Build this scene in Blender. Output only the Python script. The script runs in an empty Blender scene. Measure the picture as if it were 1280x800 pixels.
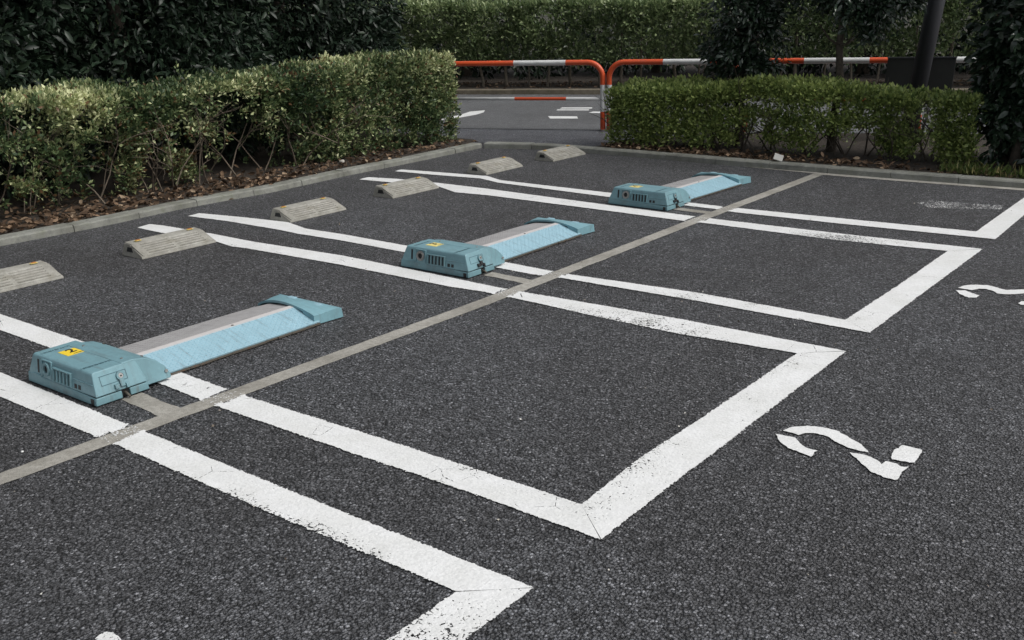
import bpy, bmesh, math, random
import numpy as np
from mathutils import Vector, Matrix
random.seed(7); rng = np.random.default_rng(11)
sc = bpy.context.scene
COL = sc.collection

# ------------------------------------------------------------------ camera
F = 1259.4555
PIT, ROL, YAW = 0.304774630, -0.0286296971, 2.24023434
CAM = Vector((1.57412682, -2.41655352, 1.65247402))
d_ = Vector((math.cos(YAW)*math.cos(PIT), math.sin(YAW)*math.cos(PIT), -math.sin(PIT)))
r0 = d_.cross(Vector((0, 0, 1))).normalized(); u0 = r0.cross(d_)
r_ = r0*math.cos(ROL) + u0*math.sin(ROL); u_ = -r0*math.sin(ROL) + u0*math.cos(ROL)
def G(px, py, z=0.0):
    """measured point of the photograph -> point on the horizontal plane z"""
    v = d_*F + r_*(px-640) - u_*(py-400)
    return CAM + v*((z-CAM.z)/v.z)
cd = bpy.data.cameras.new('camera'); cam = bpy.data.objects.new('camera', cd); COL.objects.link(cam)
M = Matrix((r_, u_, -d_)).transposed().to_4x4(); M.translation = CAM
cam.matrix_world = M
cd.sensor_width = 36; cd.lens = F/1280*36; cd.clip_start = 0.05; cd.clip_end = 600
sc.camera = cam

# ------------------------------------------------------------------ helpers
def tag(o, label=None, cat=None, group=None, kind=None):
    if label: o['label'] = label
    if cat: o['category'] = cat
    if group: o['group'] = group
    if kind: o['kind'] = kind
    return o
def empty(name, loc, rz=0.0):
    o = bpy.data.objects.new(name, None); COL.objects.link(o)
    o.location = loc; o.rotation_euler = (0, 0, rz); o.empty_display_size = .1
    return o
def link(name, me, mats, parent=None, smooth=False):
    o = bpy.data.objects.new(name, me); COL.objects.link(o)
    for m in (mats if isinstance(mats, (list, tuple)) else [mats]): me.materials.append(m)
    if parent: o.parent = parent
    if smooth: me.polygons.foreach_set('use_smooth', [True]*len(me.polygons))
    return o
class MB:
    def __init__(s): s.v = []; s.f = []; s.m = []
    def add(s, vs, fs, mi=0):
        n = len(s.v); s.v += [tuple(v) for v in vs]
        for f in fs: s.f.append([i+n for i in f]); s.m.append(mi)
    def box(s, x0, x1, y0, y1, z0, z1, mi=0):
        s.add([(x, y, z) for z in (z0, z1) for x, y in ((x0, y0), (x1, y0), (x1, y1), (x0, y1))],
              [(3, 2, 1, 0), (4, 5, 6, 7), (0, 1, 5, 4), (1, 2, 6, 5), (2, 3, 7, 6), (3, 0, 4, 7)], mi)
    def hexa(s, p, mi=0):   # 8 points, bottom ring then top ring
        s.add(p, [(3, 2, 1, 0), (4, 5, 6, 7), (0, 1, 5, 4), (1, 2, 6, 5), (2, 3, 7, 6), (3, 0, 4, 7)], mi)
    def prism(s, a, b, mi=0):   # two matching loops
        n = len(a); s.add(list(a)+list(b), [list(range(n))[::-1], list(range(n, 2*n))] +
                          [(i, (i+1) % n, n+(i+1) % n, n+i) for i in range(n)], mi)
    def tube(s, pts, rad, seg=8, mi=None, caps=True):
        pts = [Vector(p) for p in pts]; n0 = len(s.v); up = Vector((0, 0, 1))
        if not hasattr(rad, '__len__'): rad = [rad]*len(pts)
        t0 = (pts[1]-pts[0]).normalized()
        nrm = t0.cross(up) if abs(t0.z) < .95 else t0.cross(Vector((1, 0, 0)))
        nrm.normalize()
        for i, p in enumerate(pts):
            t = (pts[min(i+1, len(pts)-1)]-pts[max(i-1, 0)]).normalized()
            nrm = (nrm - t*nrm.dot(t)).normalized(); b = t.cross(nrm)
            for k in range(seg):
                a = 2*math.pi*k/seg
                s.v.append(tuple(p + (nrm*math.cos(a)+b*math.sin(a))*rad[i]))
        for i in range(len(pts)-1):
            for k in range(seg):
                s.f.append([n0+i*seg+k, n0+i*seg+(k+1) % seg, n0+(i+1)*seg+(k+1) % seg, n0+(i+1)*seg+k])
                s.m.append(0 if mi is None else mi[i])
        if caps:
            s.f.append([n0+k for k in range(seg)][::-1]); s.m.append(0 if mi is None else mi[0])
            s.f.append([n0+(len(pts)-1)*seg+k for k in range(seg)]); s.m.append(0 if mi is None else mi[-1])
    def cyl(s, c, axis, r, h, seg=20, mi=0):
        c = Vector(c); a = Vector(axis).normalized()
        s.tube([c, c+a*h], r, seg, [mi])
    def ring(s, c, axis, r0, r1, h, seg=20, mi=0):
        c = Vector(c); a = Vector(axis).normalized()
        n = a.cross(Vector((0, 0, 1)) if abs(a.z) < .9 else Vector((1, 0, 0))).normalized(); b = a.cross(n)
        vs = []
        for hh in (0, h):
            for r in (r0, r1):
                for k in range(seg):
                    t = 2*math.pi*k/seg; vs.append(c+a*hh+(n*math.cos(t)+b*math.sin(t))*r)
        fs = []
        for k in range(seg):
            k2 = (k+1) % seg
            fs += [(2*seg+k, 2*seg+k2, 3*seg+k2, 3*seg+k), (seg+k, seg+k2, 3*seg+k2, 3*seg+k), (k2, k, 2*seg+k, 2*seg+k2)]
        s.add(vs, fs, mi)
    def build(s, name, mats, parent=None, smooth=False, bevel=0, seg=2):
        me = bpy.data.meshes.new(name); me.from_pydata(s.v, [], s.f)
        bm = bmesh.new(); bm.from_mesh(me)
        bm.faces.ensure_lookup_table()
        for f, m in zip(bm.faces, s.m): f.material_index = m
        bmesh.ops.recalc_face_normals(bm, faces=bm.faces); bm.to_mesh(me); bm.free()
        o = link(name, me, mats, parent, smooth)
        if bevel:
            b = o.modifiers.new('bevel', 'BEVEL'); b.width = bevel; b.segments = seg; b.limit_method = 'ANGLE'; b.angle_limit = math.radians(35)
            w = o.modifiers.new('wn', 'WEIGHTED_NORMAL')
            me.polygons.foreach_set('use_smooth', [True]*len(me.polygons))
        return o
def copy_tree(o, parent=None):
    c = o.copy(); COL.objects.link(c); c.parent = parent
    for ch in [x for x in bpy.data.objects if x.parent == o]: copy_tree(ch, c)
    return c

# ------------------------------------------------------------------ materials
def mat(name):
    m = bpy.data.materials.new(name); m.use_nodes = True; nt = m.node_tree; nt.nodes.clear()
    out = nt.nodes.new('ShaderNodeOutputMaterial'); bs = nt.nodes.new('ShaderNodeBsdfPrincipled')
    nt.links.new(bs.outputs[0], out.inputs[0]); return m, nt, bs, out
def N(nt, t, **k):
    n = nt.nodes.new(t)
    for a, b in k.items():
        if a.startswith('i_'): n.inputs[int(a[2:])].default_value = b
        else: setattr(n, a, b)
    return n
def noise(nt, co, scale, detail=4, rough=.55, dist=0):
    n = N(nt, 'ShaderNodeTexNoise'); n.inputs['Scale'].default_value = scale; n.inputs['Detail'].default_value = detail
    n.inputs['Roughness'].default_value = rough; n.inputs['Distortion'].default_value = dist
    nt.links.new(co, n.inputs['Vector']); return n.outputs['Fac']
def ramp(nt, fac, stops, interp='LINEAR'):
    n = N(nt, 'ShaderNodeValToRGB'); cr = n.color_ramp; cr.interpolation = interp
    while len(cr.elements) < len(stops): cr.elements.new(.5)
    for e, (p, c) in zip(cr.elements, stops):
        e.position = p; e.color = (c, c, c, 1) if not hasattr(c, '__len__') else (*c, 1)
    nt.links.new(fac, n.inputs[0]); return n.outputs[0]
def mixc(nt, fac, a, b, mode='MIX'):
    n = N(nt, 'ShaderNodeMix', data_type='RGBA', blend_type=mode)
    for s, v in ((n.inputs[0], fac), (n.inputs[6], a), (n.inputs[7], b)):
        if isinstance(v, (int, float)): s.default_value = v
        elif isinstance(v, tuple): s.default_value = (*v, 1)
        else: nt.links.new(v, s)
    return n.outputs[2]
def mth(nt, op, a, b=0.0, c=0.0):
    n = N(nt, 'ShaderNodeMath', operation=op)
    for i, v in enumerate((a, b, c)):
        if isinstance(v, (int, float)): n.inputs[i].default_value = v
        else: nt.links.new(v, n.inputs[i])
    return n.outputs[0]
def coords(nt): return N(nt, 'ShaderNodeTexCoord').outputs['Object']
def bump(nt, h, strength=.5, dist=.01, normal=None):
    n = N(nt, 'ShaderNodeBump'); n.inputs['Strength'].default_value = strength; n.inputs['Distance'].default_value = dist
    nt.links.new(h, n.inputs['Height'])
    if normal: nt.links.new(normal, n.inputs['Normal'])
    return n.outputs[0]
def voro(nt, co, scale, feature='F1', rand=1.0):
    n = N(nt, 'ShaderNodeTexVoronoi', feature=feature); n.inputs['Scale'].default_value = scale
    n.inputs['Randomness'].default_value = rand; nt.links.new(co, n.inputs['Vector']); return n

def stone_field(nt, co, s):
    """rounded aggregate height 0..1 and a random tone for each stone"""
    wob = N(nt, 'ShaderNodeVectorMath', operation='MULTIPLY_ADD')
    nn = N(nt, 'ShaderNodeTexNoise'); nn.inputs['Scale'].default_value = s*.6; nt.links.new(co, nn.inputs['Vector'])
    nt.links.new(nn.outputs['Color'], wob.inputs[0]); wob.inputs[1].default_value = (.6/s,)*3; nt.links.new(co, wob.inputs[2])
    v = voro(nt, wob.outputs[0], s)
    sep = N(nt, 'ShaderNodeSeparateColor'); nt.links.new(v.outputs['Color'], sep.inputs[0])
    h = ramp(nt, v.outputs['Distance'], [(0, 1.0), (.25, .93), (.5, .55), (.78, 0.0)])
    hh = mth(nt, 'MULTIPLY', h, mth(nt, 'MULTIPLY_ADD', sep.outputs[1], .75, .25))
    return hh, sep.outputs[0], sep.outputs[2]
def asphalt(name, dark, light, scale=105, bstr=1.0, bd=.006, tintlow=(1, 1, 1), rough=.75):
    m, nt, bs, out = mat(name); co = coords(nt)
    h, rnd, rnd2 = stone_field(nt, co, scale)
    h2, rndb, _ = stone_field(nt, co, scale*2.1)
    tone = ramp(nt, rnd, [(0, dark), (.55, tuple((a+b)/2*.9 for a, b in zip(dark, light))), (.93, light), (1, tuple(min(1, c*1.9) for c in light))])
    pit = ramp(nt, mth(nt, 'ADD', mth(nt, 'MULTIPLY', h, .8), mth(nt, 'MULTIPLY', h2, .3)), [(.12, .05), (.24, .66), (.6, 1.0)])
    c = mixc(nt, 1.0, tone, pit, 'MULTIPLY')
    low = noise(nt, co, .55, 3); low2 = noise(nt, co, 4.5, 5, .65); spot = noise(nt, co, 1.7, 6, .72)
    c = mixc(nt, 1.0, c, ramp(nt, low, [(.3, tuple(.80*t for t in tintlow)), (.7, (1.14, 1.15, 1.16))]), 'MULTIPLY')
    c = mixc(nt, 1.0, c, ramp(nt, low2, [(.3, .84), (.7, 1.14)]), 'MULTIPLY')
    c = mixc(nt, 1.0, c, ramp(nt, spot, [(.30, (.62, .61, .60)), (.40, .96), (.62, 1.0), (.72, (1.25, 1.24, 1.22))]), 'MULTIPLY')
    nt.links.new(c, bs.inputs['Base Color'])
    bs.inputs['Roughness'].default_value = rough; bs.inputs['Specular IOR Level'].default_value = .45
    hs = mth(nt, 'ADD', h, mth(nt, 'MULTIPLY', h2, .35))
    nt.links.new(bump(nt, hs, bstr, bd), bs.inputs['Normal'])
    return m
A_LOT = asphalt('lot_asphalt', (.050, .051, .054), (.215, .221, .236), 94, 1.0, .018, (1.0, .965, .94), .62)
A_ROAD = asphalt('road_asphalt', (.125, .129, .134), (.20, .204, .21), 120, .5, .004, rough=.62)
A_STRIP = asphalt('verge_asphalt', (.075, .079, .090), (.22, .228, .25), 100, .9, .006, rough=.62)

def concrete(name, c0, c1, scale=30, b=.4, moss=None, bd=.003):
    m, nt, bs, out = mat(name); co = coords(nt)
    n1 = noise(nt, co, scale, 6, .65); n2 = noise(nt, co, 3.2, 5, .6); n3 = noise(nt, co, 260, 2)
    c = ramp(nt, n1, [(.3, c0), (.7, c1)])
    c = mixc(nt, 1.0, c, ramp(nt, n2, [(.32, (.68, .67, .64)), (.62, (1.08, 1.08, 1.08))]), 'MULTIPLY')
    c = mixc(nt, 1.0, c, ramp(nt, n3, [(.35, .78), (.6, 1.06)]), 'MULTIPLY')
    if moss:
        n4 = noise(nt, co, 9, 6, .7)
        c = mixc(nt, ramp(nt, n4, [(.52, 0.0), (.68, .7)]), c, moss)
    nt.links.new(c, bs.inputs['Base Color']); bs.inputs['Roughness'].default_value = .88
    nt.links.new(bump(nt, mth(nt, 'ADD', n3, mth(nt, 'MULTIPLY', n1, 1.0)), b, bd), bs.inputs['Normal'])
    return m
M_STOP = concrete('stop_concrete', (.25, .245, .22), (.36, .355, .32), 22, .5, (.19, .18, .145))
M_STOPD = concrete('shaded_slot_concrete', (.085, .08, .068), (.13, .12, .10), 22, .5)  # darker concrete: the shade of the slot depth is put into the colour
M_KERB = concrete('kerb_concrete', (.16, .165, .15), (.27, .275, .245), 18, .6, (.10, .11, .075))
M_CHAN = concrete('channel_mortar', (.24, .23, .205), (.38, .37, .335), 40, .5, (.21, .20, .175))
M_FKERB = concrete('far_kerb', (.13, .11, .08), (.20, .175, .13), 12, .5, (.09, .09, .05))

def paint(name='road_paint', col=(.70, .71, .71)):
    m, nt, bs, out = mat(name); co = coords(nt)
    at = N(nt, 'ShaderNodeAttribute', attribute_name='wear'); sep = N(nt, 'ShaderNodeSeparateColor'); nt.links.new(at.outputs['Color'], sep.inputs[0])
    wear, edge = sep.outputs[0], sep.outputs[1]      # edge: metres/0.1 to the nearest edge
    h, rnd, rnd2 = stone_field(nt, co, 92)
    h2, rb, _ = stone_field(nt, co, 190)
    n1 = noise(nt, co, 5, 5, .65); n2 = noise(nt, co, 70, 3, .6)
    # pits between the stones open first where the paint is thin
    thin = mth(nt, 'SUBTRACT', 1.0, mth(nt, 'ADD', mth(nt, 'MULTIPLY', h, .62), mth(nt, 'MULTIPLY', h2, .38)))
    val = mth(nt, 'ADD', mth(nt, 'MULTIPLY', thin, .55), mth(nt, 'ADD', mth(nt, 'MULTIPLY', n1, .35), mth(nt, 'MULTIPLY', n2, .3)))
    lim = mth(nt, 'SUBTRACT', 1.105, mth(nt, 'MULTIPLY', wear, .75))
    worn = ramp(nt, mth(nt, 'SUBTRACT', val, lim), [(0, 0.0), (.025, 1.0)])
    er = mth(nt, 'ADD', mth(nt, 'MULTIPLY', n2, .13), mth(nt, 'MULTIPLY', thin, .12))
    ed = mth(nt, 'LESS_THAN', edge, mth(nt, 'SUBTRACT', er, .07))
    hole = mth(nt, 'MAXIMUM', worn, ed)
    # hairline cracks, only in a few places
    cv = voro(nt, co, 7, 'DISTANCE_TO_EDGE'); ck = mth(nt, 'LESS_THAN', cv.outputs['Distance'], .007)
    ck = mth(nt, 'MULTIPLY', ck, ramp(nt, noise(nt, co, 3.3, 2), [(.56, 0.0), (.60, 1.0)]))
    ck = mth(nt, 'MULTIPLY', ck, mth(nt, 'GREATER_THAN', n2, .5))
    hole = mth(nt, 'MAXIMUM', hole, ck)
    c = mixc(nt, ramp(nt, n1, [(.35, 0.0), (.75, .55)]), col, tuple(x*.76 for x in col[:2])+(col[2]*.72,))
    c = mixc(nt, 1.0, c, ramp(nt, n2, [(.3, .9), (.6, 1.03)]), 'MULTIPLY')
    nt.links.new(c, bs.inputs['Base Color']); bs.inputs['Roughness'].default_value = .6
    nt.links.new(bump(nt, mth(nt, 'ADD', mth(nt, 'MULTIPLY', h, .8), n2), .35, .004), bs.inputs['Normal'])
    tr = N(nt, 'ShaderNodeBsdfTransparent'); mx = N(nt, 'ShaderNodeMixShader')
    nt.links.new(hole, mx.inputs[0]); nt.links.new(bs.outputs[0], mx.inputs[1]); nt.links.new(tr.outputs[0], mx.inputs[2])
    nt.links.new(mx.outputs[0], out.inputs[0]); return m
M_PAINT = paint()

def soil(name, a, b):
    m, nt, bs, out = mat(name); co = coords(nt)
    n = noise(nt, co, 26, 8, .7); nt.links.new(ramp(nt, n, [(.3, a), (.7, b)]), bs.inputs['Base Color']); bs.inputs['Roughness'].default_value = .95
    nt.links.new(bump(nt, n, .9, .03), bs.inputs['Normal']); return m
M_SOIL = soil('bed_soil', (.016, .012, .009), (.045, .034, .024))
M_GROUND = soil('ground_soil', (.02, .02, .013), (.045, .042, .03))

def enamel(name, col, rough=.45, dirt=.5, rust=0.0, scuff=0.0):
    m, nt, bs, out = mat(name); co = coords(nt)
    ad = N(nt, 'ShaderNodeVectorMath', operation='ADD'); nt.links.new(co, ad.inputs[0])
    nt.links.new(mth(nt, 'MULTIPLY', N(nt, 'ShaderNodeObjectInfo').outputs['Random'], 13.0), ad.inputs[1]); co = ad.outputs[0]
    n1 = noise(nt, co, 7, 6, .7); n2 = noise(nt, co, 60, 4, .6)
    c = mixc(nt, ramp(nt, n1, [(.42, 0.0), (.75, dirt)]), col, tuple(x*.62 for x in col))
    c = mixc(nt, ramp(nt, n2, [(.55, 0.0), (.72, dirt*.5)]), c, tuple(min(1, x*1.25+.02) for x in col))
    if scuff:
        mp = N(nt, 'ShaderNodeMapping'); mp.inputs['Scale'].default_value = (3, 22, 3); nt.links.new(co, mp.inputs[0])
        n4 = noise(nt, mp.outputs[0], 1.6, 6, .7)
        c = mixc(nt, ramp(nt, n4, [(.52, 0.0), (.68, scuff)]), c, (.10, .10, .095))
        n5 = noise(nt, co, 45, 5, .75)
        c = mixc(nt, ramp(nt, n5, [(.66, 0.0), (.69, .8)]), c, (.09, .06, .045))
    if rust:
        bv = N(nt, 'ShaderNodeNewGeometry').outputs['Pointiness']
        n3 = noise(nt, co, 24, 6, .75)
        c = mixc(nt, ramp(nt, n3, [(.66-rust*.1, 0.0), (.70-rust*.1, .8)]), c, (.11, .055, .03))
    nt.links.new(c, bs.inputs['Base Color'])
    nt.links.new(ramp(nt, n1, [(.3, rough*.8), (.7, min(1, rough*1.35))]), bs.inputs['Roughness'])
    nt.links.new(bump(nt, n2, .08, .002), bs.inputs['Normal']); return m
M_TEAL = enamel('teal_enamel', (.165, .300, .340), .42, .6, 0, .35)
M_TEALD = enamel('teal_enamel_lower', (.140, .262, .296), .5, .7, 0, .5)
M_BLUE = enamel('pale_blue_tread_paint', (.265, .425, .50), .5, .35, 0, .4)
M_BLUE2 = enamel('tread_lozenge_paint', (.205, .375, .45), .5, .35)
M_GALV2 = enamel('tread_lozenge_metal', (.25, .24, .24), .5, .4)
M_CAP = enamel('blue_cap_paint', (.185, .350, .400), .48, .6, 0, .35)
M_GALV = enamel('dirty_galvanised', (.34, .335, .335), .55, .65, 0, .3)
M_ALU = enamel('aluminium_edge', (.52, .50, .49), .45, .4)
M_RUST = enamel('rusty_frame', (.085, .075, .06), .8, .5, .8)
M_BLACK = enamel('black_plastic', (.012, .013, .014), .5, .2)
M_STEEL = enamel('lock_steel', (.38, .38, .37), .35, .4); M_STEEL.node_tree.nodes['Principled BSDF'].inputs['Metallic'].default_value = .7
M_YEL = enamel('yellow_sticker', (.80, .58, .045), .4, .12)
M_PYEL = enamel('faded_yellow_sticker', (.72, .60, .20), .5, .35)
M_INK = enamel('black_ink', (.012, .012, .012), .5, .05)
M_MARK = enamel('stamped_lettering', (.055, .12, .145), .6, .2)
M_ORANGE = enamel('orange_red_enamel', (.62, .085, .022), .36, .4, 0, .25)
M_WHITE = enamel('white_enamel', (.64, .65, .64), .36, .35, 0, .3)
M_REFL = enamel('orange_reflector', (.42, .15, .03), .35, .6)
M_POLE = enamel('dark_pole_paint', (.028, .030, .036), .5, .3)
M_BOARD = enamel('board_paint', (.018, .020, .019), .55, .4)
M_PAPER = enamel('paper', (.45, .45, .42), .8, .2)
M_PEBBLE = enamel('pebble', (.42, .40, .36), .8, .3)

def leafmat(name, stops, rough=.45, trans=.25, spec=.5):
    m, nt, bs, out = mat(name)
    at = N(nt, 'ShaderNodeAttribute', attribute_name='tint'); sep = N(nt, 'ShaderNodeSeparateColor'); nt.links.new(at.outputs['Color'], sep.inputs[0])
    c = ramp(nt, sep.outputs[0], stops)
    c = mixc(nt, 1.0, c, ramp(nt, sep.outputs[1], [(0, .72), (1, 1.3)]), 'MULTIPLY')
    nt.links.new(c, bs.inputs['Base Color']); bs.inputs['Roughness'].default_value = rough; bs.inputs['Specular IOR Level'].default_value = spec
    tl = N(nt, 'ShaderNodeBsdfTranslucent'); nt.links.new(c, tl.inputs[0]); mx = N(nt, 'ShaderNodeMixShader'); mx.inputs[0].default_value = trans
    nt.links.new(bs.outputs[0], mx.inputs[1]); nt.links.new(tl.outputs[0], mx.inputs[2]); nt.links.new(mx.outputs[0], out.inputs[0]); return m
L_PALE = leafmat('pale_variegated_leaf', [(0, (.025, .05, .022)), (.38, (.065, .105, .042)), (.58, (.15, .20, .085)), (.72, (.34, .38, .18)), (.90, (.56, .58, .34)), (.95, (.12, .07, .035)), (1, (.15, .085, .04))], .5, .25)
L_DARK = leafmat('dark_evergreen_leaf', [(0, (.006, .012, .008)), (.7, (.014, .026, .015)), (1, (.034, .052, .030))], .42, .08, .28)
L_FAR = leafmat('glossy_hedge_leaf', [(0, (.04, .075, .03)), (.45, (.15, .205, .09)), (.85, (.33, .39, .20)), (1, (.5, .55, .32))], .36, .3, .7)
L_LIME = leafmat('fresh_green_leaf', [(0, (.05, .09, .025)), (.35, (.18, .245, .075)), (.8, (.41, .48, .16)), (.96, (.52, .56, .24)), (1, (.16, .09, .03))], .45, .32)
L_GLOSS = leafmat('glossy_dark_leaf', [(0, (.010, .020, .013)), (.6, (.022, .042, .023)), (1, (.06, .09, .055))], .28, .08, .65)
L_LITTER = leafmat('dry_leaf', [(0, (.035, .022, .014)), (.5, (.095, .062, .040)), (.85, (.21, .14, .09)), (1, (.34, .26, .18))], .8, .1, .2)
L_GRASS = leafmat('grass_blade', [(0, (.05, .09, .02)), (.6, (.12, .17, .04)), (1, (.26, .22, .10))], .6, .25)
def bark(name, a, b):
    m, nt, bs, out = mat(name); co = coords(nt); n = noise(nt, co, 30, 6, .7)
    nt.links.new(ramp(nt, n, [(.3, a), (.7, b)]), bs.inputs['Base Color']); bs.inputs['Roughness'].default_value = .9
    nt.links.new(bump(nt, n, .6, .01), bs.inputs['Normal']); return m
M_BARK = bark('bark', (.035, .028, .022), (.11, .09, .07))
M_TWIG = bark('twig_bark', (.075, .06, .045), (.20, .16, .12))
M_STAKE = bark('stake_wood', (.09, .075, .055), (.22, .19, .15))

# ------------------------------------------------------------------ ground sheets
def sheet(name, pts, z, m, kind='structure', grid=None, skirt=0.0):
    me = bpy.data.meshes.new(name); n = len(pts)
    v = [(p[0], p[1], z) for p in pts]; f = [list(range(n))]
    if skirt:
        v += [(p[0], p[1], z-skirt) for p in pts]; f += [(i, (i+1) % n, n+(i+1) % n, n+i) for i in range(n)]
    me.from_pydata(v, [], f); me.update()
    bm = bmesh.new(); bm.from_mesh(me); bmesh.ops.recalc_face_normals(bm, faces=bm.faces)
    if sum(fc.normal.z for fc in bm.faces if abs(fc.normal.z) > .5) < 0: bmesh.ops.reverse_faces(bm, faces=bm.faces)
    bm.to_mesh(me); bm.free()
    o = link(name, me, m); tag(o, kind=kind); return o
g = sheet('ground', [(-250, -250), (250, -250), (250, 250), (-250, 250)], -.03, M_GROUND)
lot = sheet('parking_lot', [(-9.0, -16), (16, -16), (16, 8.6), (6, 10.4), (-9.0, 10.2)], 0.0, A_LOT)

# road beyond the barrier: its near edge, the darker strip, the far kerb
rdir = Vector((math.cos(math.radians(19.6)), math.sin(math.radians(19.6)))); rn = Vector((-rdir.y, rdir.x))
def RP(along, across):   # road frame: origin under the meeting of the two hoops
    return Vector((-5.75, 8.95)) + rdir*along + rn*across
farc = G(700, 118.8); fa = (Vector((farc.x, farc.y))-Vector((-5.75, 8.95))).dot(rn)
sheet('verge', [(-9.2, 7.0), (-6.2, 7.3), (-4.6, 7.55), (-1.5, 7.33), (4, 6.6), (16, 5.0), RP(22, .3), RP(-22, .3)], .004, A_STRIP)
sheet('road', [RP(-60, .05), RP(60, .05), RP(60, fa+.1), RP(-60, fa+.1)], .009, A_ROAD)

# kerbs
def off(poly, dist):
    out = []
    for i, p in enumerate(poly):
        a = poly[max(i-1, 0)]; b = poly[min(i+1, len(poly)-1)]; t = (b-a).normalized(); n = Vector((-t.y, t.x)); out.append(p+n*dist)
    return out
def kerb(name, foot, width, h, m, step, cham=.012, z0=-.02):
    # foot: 2-d polyline, kerb stands to its left; short stones with open joints
    pts = [Vector((p[0], p[1])) for p in foot]; mb = MB()
    L = [0]
    for a, b in zip(pts, pts[1:]): L.append(L[-1]+(b-a).length)
    def at(s):
        for i in range(len(pts)-1):
            if s <= L[i+1] or i == len(pts)-2:
                t = (pts[i+1]-pts[i]).normalized(); return pts[i]+t*(s-L[i])
    s = 0
    while s < L[-1]-.05:
        e = min(s+step, L[-1]); nseg = 3
        P = [at(s+.003+(e-s-.006)*k/nseg) for k in range(nseg+1)]
        hh = h+random.uniform(-.003, .003); sh = random.uniform(-.004, .004); rings = []
        for i, p in enumerate(P):
            a = P[max(i-1, 0)]; b = P[min(i+1, nseg)]; t = (b-a).normalized(); n = Vector((-t.y, t.x))
            prof = [(sh, z0), (sh+.006, hh-cham), (sh+.006+cham, hh), (width-.006, hh), (width, z0)]
            rings.append([(p.x+n.x*o, p.y+n.y*o, z) for o, z in prof])
        for i in range(nseg):
            mb.add(rings[i]+rings[i+1], [(k, k+1, 5+k+1, 5+k) for k in range(4)])
        mb.add(rings[0], [(0, 1, 2, 3, 4)]); mb.add(rings[-1], [(4, 3, 2, 1, 0)])
        s = e
    return tag(mb.build(name, m), kind='structure')
KL = [G(*p) for p in [(605, 185.8), (520, 202.5), (430, 220.6), (341, 240.5), (231, 260.5), (130, 282.7), (0, 308)]]
KL = [Vector((p.x, p.y)) for p in KL]
KL[0] = Vector((-6.22, 6.95))
dd = (KL[-1]-KL[-2]).normalized()
KLf = KL + [KL[-1]+Vector((.08, -2.5)), KL[-1]+Vector((.3, -9))]
kerb('kerb', [(p.x, p.y) for p in KLf[::-1]], .15, .055, M_KERB, .6)
KR = [G(*p) for p in [(605, 185.4), (675, 187.0), (732, 191.2), (800, 197), (922, 208), (1015, 215.4), (1130, 224.8), (1280, 236)]]
KR = [Vector((p.x, p.y)) for p in KR]
dd = (KR[-1]-KR[-2]).normalized()
KRf = KR + [KR[-1]+dd*3, KR[-1]+dd*12]
kerb('kerb', [(p.x, p.y) for p in KRf], .15, .06, M_KERB, .6)
FK = [RP(-40, fa), RP(-10, fa), RP(0, fa), RP(10, fa), RP(30, fa)]
kerb('kerb', [(p.x, p.y) for p in FK], .16, .10, M_FKERB, 1.0)
gut = KR[4:]+[KR[-1]+dd*12]
gi = off(gut, -.10)
gt = off(gut, .004)
sheet('gutter', [(p.x, p.y) for p in gt]+[(p.x, p.y) for p in gi[::-1]][:-1]+[tuple(G(1024, 217.6).xy)], .003, M_CHAN)

# planting beds
bl = off(KL[::-1], .145)
sheet('planting_bed', [(-6.20, -9), (-6.2, -1.5)]+[(p.x, p.y) for p in bl]+[(-6.6, 7.25), (-8.4, 7.35), (-10.5, 6.2), (-14, 5.5), (-16, -9)], .045, M_SOIL, skirt=.07)
br = off(KRf, .145)
bidx = [p for p in br if p.x > -4.9]
bk = [(-4.86, 8.05)] + [(p.x, p.y) for p in [RP(1.6, -.45), RP(3.5, -.3), RP(6, -.25), RP(10, -.4)]]
sheet('planting_bed', [(-4.86, 7.62)]+[(p.x, p.y) for p in bidx]+[(p[0], p[1]) for p in bk[::-1]], .05, M_SOIL, skirt=.07)
sheet('planting_bed', [tuple(RP(-45, fa+.155)), tuple(RP(45, fa+.155)), tuple(RP(45, fa+9)), tuple(RP(-45, fa+9))], .09, M_SOIL, skirt=.12)

# ------------------------------------------------------------------ cable channel (mortar-filled cut across the lot)
def ribbon(name, rows, z, m, step=.05, jit=.002, label=None, cat=None, group=None, kind='structure', chan=False):
    """rows: (edge point A, edge point B, wear at A, wear at B) -> one painted or filled strip"""
    me = bpy.data.meshes.new(name); V = []; Fc = []; W = []
    cr = 6
    A = []
    for i in range(len(rows)-1):
        a0, b0, wa0, wb0 = rows[i]; a1, b1, wa1, wb1 = rows[i+1]
        n = max(1, int(((a1-a0).length+(b1-b0).length)/2/step))
        for k in range(n + (1 if i == len(rows)-2 else 0)):
            t = k/n; A.append((a0.lerp(a1, t), b0.lerp(b1, t), wa0+(wa1-wa0)*t, wb0+(wb1-wb0)*t))
    tot = len(A)
    for i, (a, b, wa, wb) in enumerate(A):
        w = (a-b).length
        ja = random.gauss(0, jit); jb = random.gauss(0, jit); dr = (a-b).normalized()
        a = a+dr*ja; b = b+dr*jb
        for k in range(cr+1):
            t = k/cr; p = a.lerp(b, t); V.append((p.x, p.y, z))
            e = min(t, 1-t)*w/.1
            ww = wa+(wb-wa)*t
            if chan and abs(p.x-float(np.interp(p.y, CHY, CHX))) < .060: ww = .74; e = 1
            W.append((ww, min(1, e), 0, 1))
    for i in range(tot-1):
        for k in range(cr):
            q = i*(cr+1)+k; Fc.append((q, q+1, q+cr+2, q+cr+1))
    me.from_pydata(V, [], Fc)
    at = me.color_attributes.new('wear', 'FLOAT_COLOR', 'POINT'); at.data.foreach_set('color', [c for w in W for c in w])
    me.update()
    if me.polygons[0].normal.z < 0: me.flip_normals()
    o = link(name, me, m); tag(o, label, cat, group, kind); return o
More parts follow.
